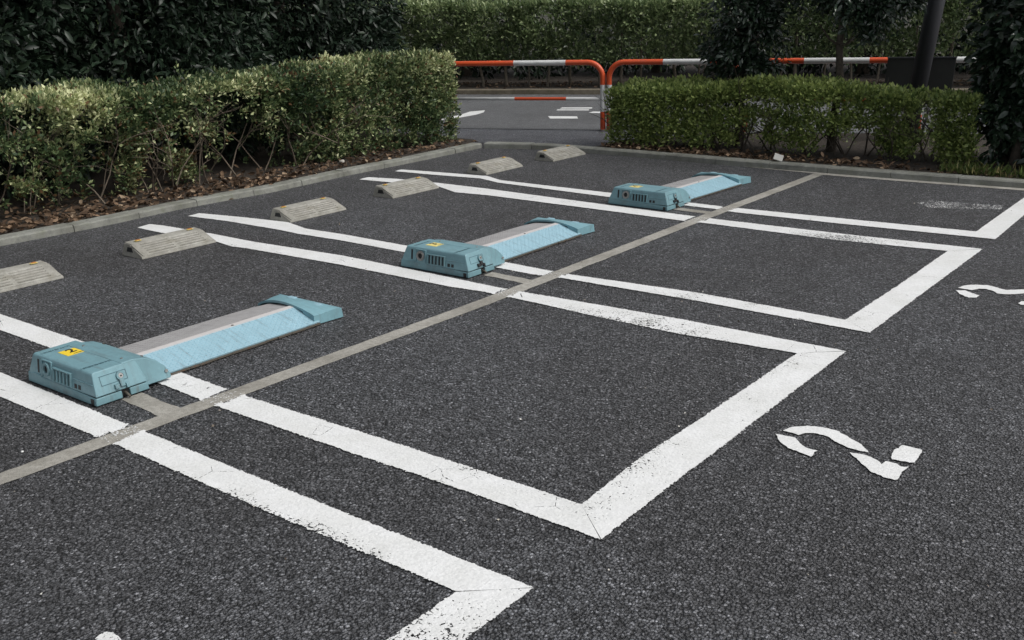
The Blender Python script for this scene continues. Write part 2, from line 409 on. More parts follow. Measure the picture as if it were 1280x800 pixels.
def g2(p): q = G(*p); return Vector((q.x, q.y))
chan = [((-40, 610), (-40, 627)), ((0, 594.5), (0, 611.5)), ((165, 533), (124, 560) )]
# left and right edges of the channel, measured where it is clean
ce = [((0, 595), (0, 612)), ((217, 513), (246, 520)), ((560, 385), (590, 388)), ((700, 336), (740, 335)), ((880, 269), (905, 272.5)), ((1017, 217.6), (1029, 218.4))]
rows = [(Vector((-2.13, -9)), Vector((-2.03, -9)), 0, 0), (Vector((-2.135, -1.1)), Vector((-2.035, -1.1)), 0, 0)]
for yy, xa in ((-.92, -2.08), (.5, -2.055), (1.9, -2.03), (3.0, -2.04), (4.6, -2.06), (6.0, -2.06), (7.02, -2.065)):
    rows.append((Vector((xa-.052, yy)), Vector((xa+.052, yy)), 0, 0))
ribbon('cable_channel', rows, .0025, M_CHAN, .05, .0015)
for (a, b, c, d) in [((-2.43, -.20), (-2.10, -.215), (-2.43, -.095), (-2.10, -.11)), ((-2.42, 2.35), (-2.08, 2.33), (-2.42, 2.44), (-2.08, 2.42)), ((-2.42, 4.80), (-2.10, 4.78), (-2.42, 4.89), (-2.1, 4.87))]:
    ribbon('cable_channel', [(Vector(a), Vector(c), 0, 0), (Vector(b), Vector(d), 0, 0)], .0028, M_CHAN, .04, .0025)

# ------------------------------------------------------------------ painted bay lines
ZP = .0055
CHY = [-.92, .5, 1.9, 3.0, 4.6, 6.0, 7.02]; CHX = [-2.08, -2.055, -2.03, -2.04, -2.06, -2.06, -2.065]
def bay(rows, label):
    rr = [(g2(a) if not isinstance(a, Vector) else a, g2(b) if not isinstance(b, Vector) else b, wa, wb) for a, b, wa, wb in rows]
    return ribbon('bay_line', rr, ZP, M_PAINT, .025, .0012, label, 'road marking', 'white bay lines painted on the asphalt', chan=True)
V = Vector
bay([(V((-5.6, -.36)), V((-5.6, -.50)), .2, .2), ((0, 465.6), (0, 497.5), .1, .2), ((189, 542.2), (145.5, 559), .1, .2), ((400, 628), (350, 650), .1, .5), ((540, 684), (470, 700), .08, .42), ((671, 736), (568.7, 742), .1, .2)],
    'nearest white side line, running from left edge to the cracked corner at bottom centre')
bay([((0, 393), (0, 414), .1, .12), ((110, 429), (60, 436), .1, .1), ((232.5, 467.5), (197, 480.6), .1, .15), ((308, 495.2), (273.5, 511), .1, .15), ((480, 549), (440, 569), .15, .2), ((600, 588), (580, 616), .42, .15), ((725.9, 630.8), (751.3, 677.2), .35, .12)],
    'white side line starting beside the nearest lock unit, left side of the bay numbered 2')
bay([((188, 280.5), (171, 285.5), .2, .2), ((205, 282.5), (196, 291), .15, .2), ((266, 292.8), (270.6, 303), .2, .2), ((285, 296.5), (289.4, 309), .15, .45), ((317.5, 302.7), (308, 311.5), .1, .3), ((430, 320.2), (425, 332), .1, .1),
     ((560, 346.7), (560, 359.2), .1, .12), ((620, 359.2), (605, 366.3), .15, .2), ((640, 363), (627.8, 370.8), .08, .15), ((760, 383.4), (753.7, 399), .3, .5), ((860, 401), (850, 419), .4, .45), ((1059, 439.7), (994, 442.8), .08, .15)],
    'white side line behind the middle wheel stop, right side of the bay numbered 2')
bay([((250, 267), (234, 271), .2, .2), ((300, 271.5), (285, 277.5), .15, .2), ((359.7, 278), (350, 288.5), .1, .2), ((383, 286.3), (372, 293.2), .1, .2), ((430, 293.5), (430, 302.2), .1, .1), ((504.8, 307), (503.5, 316), .1, .15), ((633.4, 328.4), (614.7, 334.7), .1, .15),
     ((680, 337.3), (662, 343.8), .1, .3), ((704, 342.2), (695.5, 347.8), .1, .15), ((870, 366), (860, 375.5), .35, .4), ((1055.6, 400.3), (1087.7, 417.5), .3, .1)],
    'white side line passing under the middle lock unit, left side of the bay numbered 3')
bay([((461, 221.9), (448, 225), .2, .2), ((497, 224), (480, 228), .15, .15), ((547.3, 229), (547, 233.5), .2, .2), ((568, 231.5), (569, 241.2), .1, .4), ((610.5, 236.5), (610.5, 245), .1, .3), ((760, 256.7), (760, 264.4), .1, .1), ((871, 271.3), (854.8, 277.3), .1, .15), ((890, 273.8), (879, 279.6), .08, .12), ((1060, 293.6), (1043.8, 301), .4, .55), ((1229, 311.9), (1183, 314.6), .15, .25)],
    'white side line in front of the farthest lock unit, right side of the bay numbered 3')
bay([((502, 212.3), (493, 214.7), .2, .2), ((540, 215), (532, 218.4), .1, .2), ((610.5, 220.6), (600, 223.8), .1, .2), ((626, 225.7), (622, 229), .1, .2), ((760, 241.2), (760, 247), .1, .1), ((859, 253.4), (849.8, 257), .1, .1), ((905, 258.7), (894, 262.2), .15, .2), ((932, 261.5), (918.5, 266.3), .08, .1), ((1060, 274.3), (1060, 281.6), .1, .15), ((1219.4, 289.9), (1243.9, 300), .1, .1)],
    'farthest white side line, passing under the farthest lock unit')
bay([(V((-.1865, -.504)), V((0, -.35)), .38, .34), (V((-.1865, -1.0)), V((0, -1.0)), .5, .45), (V((-.1865, -2.3)), V((0, -2.5)), .4, .4)], 'white end bar at the bottom edge, worn and cracked')
bay([((725.9, 630.8), (752.5, 677.2), .38, .30), ((800, 572), (840, 609), .44, .28), ((860, 533), (910, 556), .3, .22), ((994, 442.8), (1059.6, 440.2), .4, .15)], 'broad white end bar closing the bay numbered 2')
bay([((1055.6, 400.3), (1088.3, 417.5), .3, .35), ((1120, 358), (1160, 364), .2, .15), ((1183, 314.6), (1229.6, 312.2), .3, .2)], 'broad white end bar closing the bay numbered 3')
bay([((1219.4, 289.9), (1244.6, 300.2), .25, .3), ((1280, 247.5), (1290, 261.5), .1, .1), ((1292, 240), (1312, 246), .1, .1)], 'white end bar meeting the right edge beside the kerb')

def stencil(name, polys, label, z=ZP, wear=.1, cat='painted number', m=None, kind='structure', group=None, world=False):
    bm = bmesh.new()
    for poly in polys:
        pts = []
        n = len(poly)
        for i in range(n):    # subdivided outline with a slightly ragged edge
            a = Vector(poly[i]) if world else g2(poly[i]); b = Vector(poly[(i+1) % n]) if world else g2(poly[(i+1) % n]); k = max(1, int((b-a).length/.012))
            for j in range(k):
                p = a.lerp(b, j/k); pts.append((p.x+random.gauss(0, .0016), p.y+random.gauss(0, .0016)))
        vs = [bm.verts.new((x, y, z)) for x, y in pts]
        f = bm.faces.new(vs)
    bmesh.ops.triangulate(bm, faces=bm.faces)
    for f in bm.faces:
        if f.normal.z < 0: f.normal_flip()
    me = bpy.data.meshes.new(name); bm.to_mesh(me); bm.free()
    at = me.color_attributes.new('wear', 'FLOAT_COLOR', 'POINT'); at.data.foreach_set('color', [wear, 1, 0, 1]*len(me.vertices))
    o = link(name, me, m or M_PAINT); tag(o, label, cat, group, kind); return o
def Z5(l): return [(940+x/3.765, 500+y/3.765) for x, y in l]
def Z6(l): return [(1080+x/4.445, 220+y/4.445) for x, y in l]
stencil('painted_number', [
    Z5([(145, 150), (185, 132), (260, 127), (330, 133), (400, 150), (450, 178), (500, 205), (528, 230), (547, 252), (500, 244), (455, 231), (400, 205), (350, 175), (290, 160), (250, 161), (215, 170), (190, 160)]),
    Z5([(112, 165), (140, 170), (185, 178), (205, 182), (220, 205), (250, 228), (308, 245), (292, 250), (290, 262), (275, 272), (220, 250), (160, 225), (125, 195)]),
    Z5([(458, 253), (520, 262), (560, 275), (590, 290), (612, 308), (630, 293), (680, 305), (700, 318), (735, 320), (705, 345), (688, 380), (668, 382), (620, 368), (565, 345), (520, 310), (490, 280)]),
    Z5([(655, 268), (670, 240), (710, 218), (800, 240), (785, 270), (765, 300), (740, 300), (700, 292), (660, 285)])],
    'white stencilled number 2 painted on the asphalt at the right')
stencil('painted_number', [
    Z6([(522, 625), (560, 612), (620, 608), (690, 612), (740, 625), (790, 638), (840, 636), (900, 634), (960, 644), (980, 660), (900, 656), (850, 661), (780, 662), (740, 657), (715, 642), (680, 633), (640, 631), (600, 638), (560, 633)]),
    Z6([(512, 640), (560, 640), (600, 655), (640, 668), (625, 680), (580, 680), (530, 660)]),
    Z6([(858, 712), (875, 700), (960, 708), (975, 722), (945, 725), (870, 720)]),
    Z6([(990, 666), (1045, 676), (1075, 700), (1060, 726), (1000, 738), (985, 724), (1020, 712), (1022, 696), (960, 670)])],
    'white stencilled number 3 cut by the right edge of the picture')
stencil('painted_number', [[(119, 801), (124, 795), (133, 791), (142, 793), (151, 800), (160, 812), (130, 812)]], 'scrap of white paint showing at the bottom left edge', wear=.35, cat='road marking')
stencil('painted_number', [[(1145, 254), (1168, 251), (1210, 255), (1238, 257), (1254, 257), (1252, 262), (1238, 262), (1200, 262), (1160, 260)]], 'nearly worn away number in the farthest bay by the kerb', wear=.66)
ZR = .013
def Z1(l): return [(560+x/4, y/4) for x, y in l]
for pl, lb in [(Z1([(-480, 606), (-300, 600), (-100, 603), (0, 592), (60, 578), (110, 562), (185, 555), (178, 566), (140, 578), (60, 592), (0, 600), (-100, 614), (-300, 612), (-480, 615)]), 'curved white line on the road beyond the left hedge'),
               (Z1([(500, 585), (645, 586), (650, 597), (510, 597)]), 'short white dash nearest the barrier on the road'),
               (Z1([(570, 541), (722, 541), (718, 547), (560, 547)]), 'far white dash on the road, upper of two'),
               (Z1([(548, 551), (706, 551), (704, 556), (542, 556)]), 'far white dash on the road, lower of two'),
               (Z1([(703, 568), (725, 562), (790, 562), (800, 571)]), 'white dash on the road ending at the barrier post')]:
    stencil('road_line', [pl], lb, z=ZR, wear=.12, cat='road marking')

# ------------------------------------------------------------------ wheel stops
def make_stop():
    t = empty('wheel_stop', (0, 0, 0)); L = .626
    mb = MB()
    prof = [(0, 0), (-.006, .018), (-.148, .074), (-.165, .086), (-.232, .088), (-.262, 0)]
    rings = []
    for y, k, dz in ((0, 0, 0), (.0, 0, 0),):
        pass
    def loop(y, ins):
        return [(x, y+ins*z*0+ (0.18*z if y < L/2 else -.18*z), z) for x, z in prof]
    mb.prism(loop(0, 0), loop(L, 0))
    # raised ribs leave the long slots open between them
    def sl(x):   # height of the sloping face
        if x > -.143: return .022+(-x-.006)*(.061/.137)
        return .083+(-x-.143)*(.009/.017) if x > -.16 else .092
    def slab(xa, xb, ya, yb, h=.0035):
        za, zb = sl(xa), sl(xb)
        mb.hexa([(xa, ya, za-.012), (xb, ya, zb-.012), (xb, yb, zb-.012), (xa, yb, za-.012), (xa, ya, za+h), (xb, ya, zb+h), (xb, yb, zb+h), (xa, yb, za+h)])
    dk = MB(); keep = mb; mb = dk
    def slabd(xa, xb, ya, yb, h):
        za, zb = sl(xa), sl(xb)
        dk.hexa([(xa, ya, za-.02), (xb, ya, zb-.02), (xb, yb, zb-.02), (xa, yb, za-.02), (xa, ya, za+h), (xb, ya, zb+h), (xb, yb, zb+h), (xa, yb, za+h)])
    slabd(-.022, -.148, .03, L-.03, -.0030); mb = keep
    for i in range(5):
        xa = -.034-.0245*i; slab(xa, xa-.0160, .030, L-.030)
    for ya, yb in ((.014, .075), (L/2-.017, L/2+.017), (L-.075, L-.014)): slab(-.010, -.143, ya, yb, .0032)
    slab(-.007, -.0235, .014, L-.014, .003)
    slab(-.145, -.232, .02, L-.02, .0045)
    bd_ = mb.build('body', M_STOP, t, bevel=.0025, seg=1)
    dk.build('slot_bed', M_STOPD, bd_)  # slot floor in the darker concrete, painted-in shade between the ribs
    for y in (.075, L-.115):
        m2 = MB(); m2.box(-.196, -.170, y-.004, y+.044, .097, .1005); m2.build('reflector_holder', M_PYEL, t, bevel=.001, seg=1)
        m2 = MB(); m2.box(-.192, -.174, y+.004, y+.036, .1006, .105); m2.build('reflector', M_REFL, t, bevel=.001, seg=1)
    m3 = MB(); m3.hexa([(-.195, .0035, .035), (-.115, .0035, .035), (-.115, .006, .035), (-.195, .006, .035), (-.188, .0105, .066), (-.135, .0105, .066), (-.135, .016, .066), (-.188, .016, .066)]); m3.build('end_recess', M_BLACK, t)
    return t
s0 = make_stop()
SP = [((-4.735, .19), .5, 'concrete wheel stop cut by the left edge of the picture'),
      ((-4.742, 1.396), -.3, 'concrete wheel stop standing across the white line, second from the left'),
      ((-4.80, 2.785), .6, 'concrete wheel stop alone between two pairs of lines, third from the left'),
      ((-4.815, 3.98), -.4, 'concrete wheel stop standing across the tip of the line, fourth from the left'),
      (tuple(G(608, 219.3).xy), .8, 'concrete wheel stop second from the far kerb corner'),
      (tuple(G(691.7, 202.5).xy), -.5, 'farthest concrete wheel stop, touching the far kerb in view')]
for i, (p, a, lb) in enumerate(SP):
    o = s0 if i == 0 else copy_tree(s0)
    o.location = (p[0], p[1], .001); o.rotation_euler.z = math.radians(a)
    tag(o, lb, 'wheel stop', 'concrete wheel stops at the back of the bays')

# ------------------------------------------------------------------ flap lock units
def text_mesh(txt, size, name, m, parent, loc, rot, depth=.0006):
    cu = bpy.data.curves.new(name, 'FONT'); cu.body = txt; cu.size = size; cu.extrude = depth; cu.align_x = 'CENTER'; cu.align_y = 'CENTER'
    cu.offset = size*.018
    tmp = bpy.data.objects.new('tmp', cu); COL.objects.link(tmp)
    me = bpy.data.meshes.new_from_object(tmp, depsgraph=bpy.context.evaluated_depsgraph_get())
    bpy.data.objects.remove(tmp); me.materials.clear()
    o = link(name, me, m, parent); o.location = loc; o.rotation_euler = rot; return o
def make_unit(digit, sticker, mirror=False):
    t = empty('flap_lock_unit', (0, 0, 0))
    # base plinth with a cable hole at the +x side
    mb = MB()
    mb.hexa([(0, 0, 0), (.59, 0, 0), (.59, .13, 0), (0, .13, 0), (.004, .004, .05), (.586, .004, .034), (.586, .13, .034), (.004, .13, .034)])
    mb.hexa([(0, .13, 0), (.55, .13, 0), (.55, .17, 0), (0, .17, 0), (.004, .13, .034), (.55, .13, .034), (.55, .17, .034), (.004, .17, .034)])
    mb.hexa([(0, .17, 0), (.59, .17, 0), (.59, .265, 0), (0, .265, 0), (.004, .17, .034), (.586, .17, .034), (.586, .262, .034), (.004, .262, .034)])
    mb.box(.02, .55, .26, .37, .006, .045)
    base = mb.build('base', M_TEALD, t, bevel=.004)
    m2 = MB(); m2.box(.545, .575, .131, .169, .002, .036); m2.build('cable_hole', M_BLACK, base)
    m2 = MB(); m2.tube([(.575, .15, .02), (.60, .148, .016), (.615, .15, .006)], .006, 8); m2.build('cable', M_RUST, base)
    m2 = MB(); m2.box(.548, .570, -.0016, .01, .002, .028); m2.build('drain_notch', M_BLACK, base)
    # lid
    def lx0(z): return .010+(z-.055)*.45
    def lx1(z): return .582-(z-.055)*.34
    py = [(.0055, .0385), (.018, .136), (.026, .144), (.235, .146), (.262, .0385)]
    mb = MB(); mb.prism([(lx0(z), y, z) for y, z in py], [(lx1(z), y, z) for y, z in py])
    lid = mb.build('lid', M_TEAL, t, bevel=.006, seg=3)
    # gap line between lid and base
    m2 = MB(); m2.box(.010, .580, .010, .255, .032, .042); m2.build('seam', M_BLACK, t)
    # hood that curves down over the flap hinge
    py = [(.16, .05), (.165, .148), (.225, .150), (.285, .138), (.335, .112), (.372, .075), (.392, .035), (.394, .012), (.25, .012)]
    mb = MB(); mb.prism([(.085+max(0, z-.05)*.30, y, z) for y, z in py], [(.573-max(0, z-.05)*.22, y, z) for y, z in py])
    hood = mb.build('hood', M_TEAL, t, bevel=.005, seg=3)
    for y, z, s in ((.30, .132, 1), (.20, .151, 1)):
        for x in (.18, .50):
            m2 = MB(); m2.cyl((x, y, z-.004), (0, .25 if y > .25 else 0, 1), .006, .006, 10); m2.build('screw', M_RUST if y > .25 else M_STEEL, hood)
    m2 = MB(); m2.cyl((.568, .372, .052), (1, 0, 0), .008, .007, 12); m2.build('hinge_bolt', M_STEEL, hood)
    # front grille: proud fins and surround, ring round the lens
    fr = MB()
    def fy(z): return .008+(z-.055)*.123
    def onf(x0, x1, z0, z1, h):   # block proud of the leaning front face
        fr.hexa([(x0, fy(z0)-h, z0), (x1, fy(z0)-h, z0), (x1, fy(z0)+.004, z0), (x0, fy(z0)+.004, z0), (x0, fy(z1)-h, z1), (x1, fy(z1)-h, z1), (x1, fy(z1)+.004, z1), (x0, fy(z1)+.004, z1)])
    onf(.132, .142, .050, .132, .007)
    onf(.214, .224, .050, .132, .007)
    onf(.142, .214, .127, .133, .007)
    for i in range(6): onf(.236+.029*i, .246+.029*i, .048, .106, .010)
    onf(.236, .391, .106, .113, .010)
    onf(.05, .13, .046, .052, .006); onf(.40, .56, .0880, .093, .004)
    fins = fr.build('grille', M_TEALD, lid, bevel=.0015, seg=1)
    sl = MB()
    def dk(x0, x1, z0, z1, h=.0015):
        sl.hexa([(x0, fy(z0)-h, z0), (x1, fy(z0)-h, z0), (x1, fy(z0)+.003, z0), (x0, fy(z0)+.003, z0), (x0, fy(z1)-h, z1), (x1, fy(z1)-h, z1), (x1, fy(z1)+.003, z1), (x0, fy(z1)+.003, z1)])
    dk(.092, .106, .060, .124)
    sl.build('slot', M_BLACK, lid)
    for i in range(7):
        sl = MB()
        if i < 5: dk(.2475+.029*i, .2635+.029*i, .050, .1055)
        else: dk(.410+.032*(i-5), .430+.032*(i-5), .050, .070)
        sl.build('slot', M_BLACK, lid)
    m2 = MB(); m2.ring((.178, fy(.090)+.003, .090), (0, -1, .12), .019, .032, .015, 28); m2.build('lens_ring', M_STEEL if mirror else M_TEALD, lid, smooth=False)
    m2 = MB(); m2.cyl((.178, fy(.090)+.003, .090), (0, -1, .12), .0188, .006, 20); m2.build('lens', M_BLACK, lid)
    # +x side: engraved door outline, lock, swinging latch
    sx = MB()
    def fx(z): return .582-(z-.055)*.34
    def ons(y0, y1, z0, z1, h, mbx):
        mbx.hexa([(fx(z0)-.004, y0, z0), (fx(z0)+h, y0, z0), (fx(z0)+h, y1, z0), (fx(z0)-.004, y1, z0), (fx(z1)-.004, y0, z1), (fx(z1)+h, y0, z1), (fx(z1)+h, y1, z1), (fx(z1)-.004, y1, z1)])
    for a in ((.045, .175, .118, .1205), (.045, .175, .078, .0805), (.045, .0475, .078, .1205), (.1725, .175, .078, .1205)): ons(*a, .0012, sx)
    sx.build('door_outline', M_MARK, lid)
    m2 = MB(); m2.ring((fx(.098)-.004, .142, .098), (1, 0, .34), .012, .021, .014, 20); m2.build('lock_ring', M_TEALD, lid)
    m2 = MB(); m2.cyl((fx(.098)-.004, .142, .098), (1, 0, .34), .0118, .012, 16); lc = m2.build('lock_cylinder', M_STEEL, lid)
    m2 = MB(); m2.cyl((fx(.098)+.0075, .142, .1005), (1, 0, .34), .004, .002, 10); m2.build('keyhole', M_INK, lc)
    m2 = MB(); ons(.128, .150, .056, .085, .012, m2); ons(.10, .122, .052, .070, .014, m2); ons(.152, .164, .045, .066, .016, m2)
    m2.build('latch', M_TEALD if not mirror else M_BLACK, lid, bevel=.002, seg=2)
    # number sticker and the small lettering on top
    st = MB(); st.box(.155, .245, .085, .185, .1445, .1462); stk = st.build('number_sticker', sticker, lid)
    text_mesh(digit, .078, 'digit', M_INK, stk, (.186, .133, .1466), (0, 0, math.pi/2))
    m2 = MB(); m2.box(.231, .237, .12, .175, .1460, .1467); m2.build('underline', M_INK, stk)
    r2 = random.Random(5)
    for x, y0, y1 in ((.10, .03, .16), (.46, .02, .21)):
        y = y0; lt = MB()
        while y < y1:
            w = r2.uniform(.004, .010); hh = .013 if x < .3 else .016
            lt.box(x, x+hh, y, y+.0022, .1463, .1469)
            lt.box(x+(0 if r2.random() < .5 else hh-.003), x+(.003 if r2.random() < .5 else hh), y+.0022, y+w, .1463, .1469)
            if r2.random() < .5: lt.box(x, x+hh, y+w, y+w+.002, .1463, .1469)
            y += w+.006
        lt.build('lettering', M_MARK, lid)
    # flap: pale blue tread plate rising to an edge strip, grey plate falling behind it
    X0, XR, XB = .515, .325, .050      # near edge, ridge, back edge (local x)
    Y0, Y1 = .33, 1.375
    zn, zr, zb = .016, .072, .044
    mb = MB()
    mb.prism([(X0, Y0, zn), (XR, Y0, zr), (XR, Y0, zr-.006), (X0-.002, Y0, zn-.007)], [(X0, Y1, zn), (XR, Y1, zr), (XR, Y1, zr-.006), (X0-.002, Y1, zn-.007)])
    nrm = Vector((zr-zn, 0, X0-XR)).normalized(); dx = Vector((XR-X0, 0, zr-zn)).normalized(); ly = Vector((0, 1, 0)); ii = 0
    W = (Vector((XR, 0, zr))-Vector((X0, 0, zn))).length
    nn = int(W/.0175)
    for i in range(nn):
        for j in range(int((Y1-Y0-.03)/.021)):
            c = Vector((X0, Y0+.02, zn))+dx*(.012+i*.0175)+ly*(j*.021)
            a = math.radians(45 if (i+j) % 2 else -45); e = dx*math.cos(a)+ly*math.sin(a); p = nrm.cross(e)
            q = [c-e*.0095, c+p*.0032, c+e*.0095, c-p*.0032]
            mb.add(q+[c+nrm*.0024], [(0, 1, 4), (1, 2, 4), (2, 3, 4), (3, 0, 4)], 1)
    mb.build('tread_plate', [M_BLUE, M_BLUE2], t)
    mb = MB(); mb.prism([(XR+.006, Y0, zr-.001), (XR-.032, Y0, zr+.003), (XR-.034, Y0, zr-.006), (XR+.004, Y0, zr-.010)], [(XR+.006, Y1, zr-.001), (XR-.032, Y1, zr+.003), (XR-.034, Y1, zr-.006), (XR+.004, Y1, zr-.010)])
    rs = mb.build('ridge_strip', M_ALU, t, bevel=.001, seg=1)
    m2 = MB(); m2.cyl((XR-.01, .95, zr-.001), (0, 0, 1), .007, .004, 10); m2.build('bolt', M_RUST, rs)
    mb = MB(); xs = XR-.034; z1 = zr-.004
    top = [(xs, Y0, z1), (xs, Y1, z1), (XB+.05, Y1, zb+.008), (XB+.012, Y1-.10, zb+.002), (XB, Y1-.24, zb), (XB, Y0, zb)]
    mb.prism(top, [(x, y, z-.006) for x, y, z in top])
    dxb = Vector((XB-xs, 0, zb-z1)).normalized(); nb = Vector((z1-zb, 0, XB-xs)); nb = Vector((-(z1-zb), 0, (xs-XB))).normalized()
    for i in range(11):
        for j in range(36):
            c = Vector((xs, Y0+.03, z1))+dxb*(.016+i*.0205)+ly*(j*.027)
            if j > 30 and i > 8: continue
            a = math.radians(45 if (i+j) % 2 else -45); e = dxb*math.cos(a)+ly*math.sin(a); p = nb.cross(e)
            mb.add([c-e*.009, c+p*.0028, c+e*.009, c-p*.0028, c+nb*.0022], [(0, 1, 4), (1, 2, 4), (2, 3, 4), (3, 0, 4)], 1)
    mb.build('grey_flap_plate', [M_GALV, M_GALV2], t)
    mb = MB(); mb.box(.04, .50, .34, 1.38, 0, .0085)
    pts = []; y = .36
    r3 = random.Random(3)
    while y < 1.36:
        w = r3.uniform(.05, .14); e = r3.uniform(.519, .527); mb.box(.49, e, y, min(1.37, y+w-.002), .001, .007+r3.uniform(0, .003)); y += w
    mb.box(.30, .318, .34, 1.38, .0085, .062)
    mb.build('frame', M_RUST, t)
    # arched end cap
    NX = 16; mb = MB(); xs_ = [-.012+(.502+.012)*k/NX for k in range(NX+1)]
    def ar(x): s = (x+.012)/.514; return .026+.066*math.sin(math.pi*min(1, s*.93))**.85 if s < .93 else .026+.066*math.sin(math.pi*.93*.93)**.85
    rowsT = []
    for k, x in enumerate(xs_):
        s = k/NX; zf = .032+.046*abs(math.sin(math.pi*(s**.85)))**.8 + .020*s
        zbk = .056
        rowsT.append([(x, 1.345+(.05*(1-s)*.6), zf), (x+.004, 1.385, zf*.93+.004), (x+.012, 1.46, (zf+zbk)/2+.004), (x+.02, 1.53, zbk), (x+.02, 1.54, .0)])
    n = 5
    vs = [v for r in rowsT for v in r]; fs = [(i*n+j, i*n+j+1, (i+1)*n+j+1, (i+1)*n+j) for i in range(NX) for j in range(n-1)]
    mb.add(vs, fs)
    # front lip and the closed right end
    for i in range(NX):
        a = rowsT[i][0]; b = rowsT[i+1][0]
        da = .014 if xs_[i] < .43 else .9; db = .014 if xs_[i+1] < .43 else .9
        mb.add([a, b, (b[0], b[1], max(.0, b[2]-db)), (a[0], a[1], max(.0, a[2]-da))], [(0, 1, 2, 3)])
        mb.add([(a[0], a[1], max(0, a[2]-da)), (b[0], b[1], max(0, b[2]-db)), (b[0], b[1]+.05, max(0, b[2]-db)), (a[0], a[1]+.05, max(0, a[2]-da))], [(0, 1, 2, 3)])
    e = rowsT[-1]; mb.add([e[0], e[1], e[2], e[3], e[4], (e[0][0], e[0][1], 0)], [(0, 1, 2, 3, 4, 5)])
    e = rowsT[0]; mb.add([e[0], e[1], e[2], e[3], e[4], (e[0][0], e[0][1], 0)], [(0, 1, 2, 3, 4, 5)])
    cap = mb.build('end_cap', M_CAP, t, bevel=.0035, seg=2)
    for x, y in ((.13, 1.47), (.36, 1.455)):
        m2 = MB(); m2.box(x, x+.055, y, y+.036, .045, .0715 if x < .2 else .0705); m2.build('pad', M_BLUE, cap, bevel=.002, seg=1)
    return t
UN = [((-3.02, -.32), .3, '2', M_YEL, 'teal flap lock unit nearest the camera, bright yellow sticker numbered 2', False),
      ((-3.03, 2.228), .0, '3', M_PYEL, 'teal flap lock unit in the middle of the row, sticker numbered 3', True),
      ((-3.01, 4.735), -2.8, '4', M_PYEL, 'farthest teal flap lock unit, nearest the far kerb, faded sticker numbered 4', True)]
first = {}
for p, a, dg, st, lb, mr in UN:
    o = make_unit(dg, st, mr)
    o.location = (p[0], p[1], .006); o.rotation_euler.z = math.radians(a)
    tag(o, lb, 'parking lock', 'flap lock units of the parking bays')

# ------------------------------------------------------------------ hoop barriers
def hoop(p0, ang, width, label, seq):
    t = empty('guard_barrier', (p0.x, p0.y, .0), ang); H = .885; R = .20; rad = .035
    pts = [(0, 0, 0), (0, 0, .255), (0, 0, .2551), (0, 0, .60), (0, 0, .6001), (0, 0, H-R)]
    for k in range(1, 9): a = math.pi/2*k/8; pts.append((R-R*math.cos(a), 0, H-R+R*math.sin(a)))
    c1, c2 = seq
    pts += [(c1, 0, H), (c1+.0001, 0, H), (c2, 0, H), (c2+.0001, 0, H)]
    for k in range(0, 9): a = math.pi/2*k/8; pts.append((width-R+R*math.sin(a), 0, H-R+R*math.cos(a)))
    pts += [(width, 0, .6001), (width, 0, .60), (width, 0, .2551), (width, 0, .255), (width, 0, 0)]
    mi = []
    for a, b in zip(pts, pts[1:]):
        mx = (a[0]+b[0])/2; mz = (a[2]+b[2])/2
        if mz > H-.001: mi.append(1 if c1 < mx < c2 else 0)
        else: mi.append(1 if .255 < mz < .60 and (mx < .01 or mx > width-.01) else 0)
    mb = MB(); mb.tube(pts, rad, 14, mi, caps=True); mb.build('hoop_tube', [M_ORANGE, M_WHITE], t, smooth=True)
    q = [(rad*.6, 0, .42), (c1, 0, .42), (c1+.0001, 0, .42), (c2, 0, .42), (c2+.0001, 0, .42), (width-rad*.6, 0, .42)]
    mb = MB(); mb.tube(q, .022, 10, [1, 1, 0, 1, 1]); mb.build('lower_rail', [M_ORANGE, M_WHITE], t, smooth=True)
    for x in (0, width):
        mb = MB(); mb.ring((x, 0, .012), (0, 0, 1), .03, .055, .01, 18); mb.build('ground_collar', M_STEEL, t)
    return tag(t, label, 'barrier', 'red and white hoop barriers along the road')
P0 = Vector((-5.79, 8.945)); aL = math.radians(20.6)
dL = Vector((math.cos(aL), math.sin(aL)))
def along(px, py, o, d):      # where on the rail line the measured pixel column falls
    best = min((abs((lambda v: 640+F*v.dot(r_)/v.dot(d_))(Vector((o.x+d.x*k*.005, o.y+d.y*k*.005, .885))-CAM)-px), k*.005) for k in range(-700, 1600)); return best[1]
cL = [along(x, 78, P0, dL) for x in (642.5, 707.5)]
hoop(P0-dL*2.5, aL, 2.5, 'orange and white hoop barrier seen whole in the gap, left of the hedge', (2.5+cL[0], 2.5+cL[1]))
aR = math.radians(17.6); dR = Vector((math.cos(aR), math.sin(aR))); Q = P0+dR*.085
lbs = ['orange and white hoop barrier beginning at the gap, right half behind a dark tree', 'orange and white hoop barrier whose rail runs between the dark tree and the black board', 'orange and white hoop barrier right of the black pole, reaching the leafy right edge']
cut = [along(x, 76, Q, dR) for x in (829, 887, 930, 1005, 1087, 1150, 1195, 1224)]
cut.append(cut[5]+2.1)
for a, b, c1, c2, lb in ((0, cut[2]-.04, cut[0], cut[1], lbs[0]), (cut[2]+.04, cut[5]-.04, cut[3], cut[4], lbs[1]), (cut[5]+.04, cut[8], cut[6], cut[7], lbs[2])):
    hoop(Q+dR*a, aR, b-a, lb, (c1-a, c2-a))

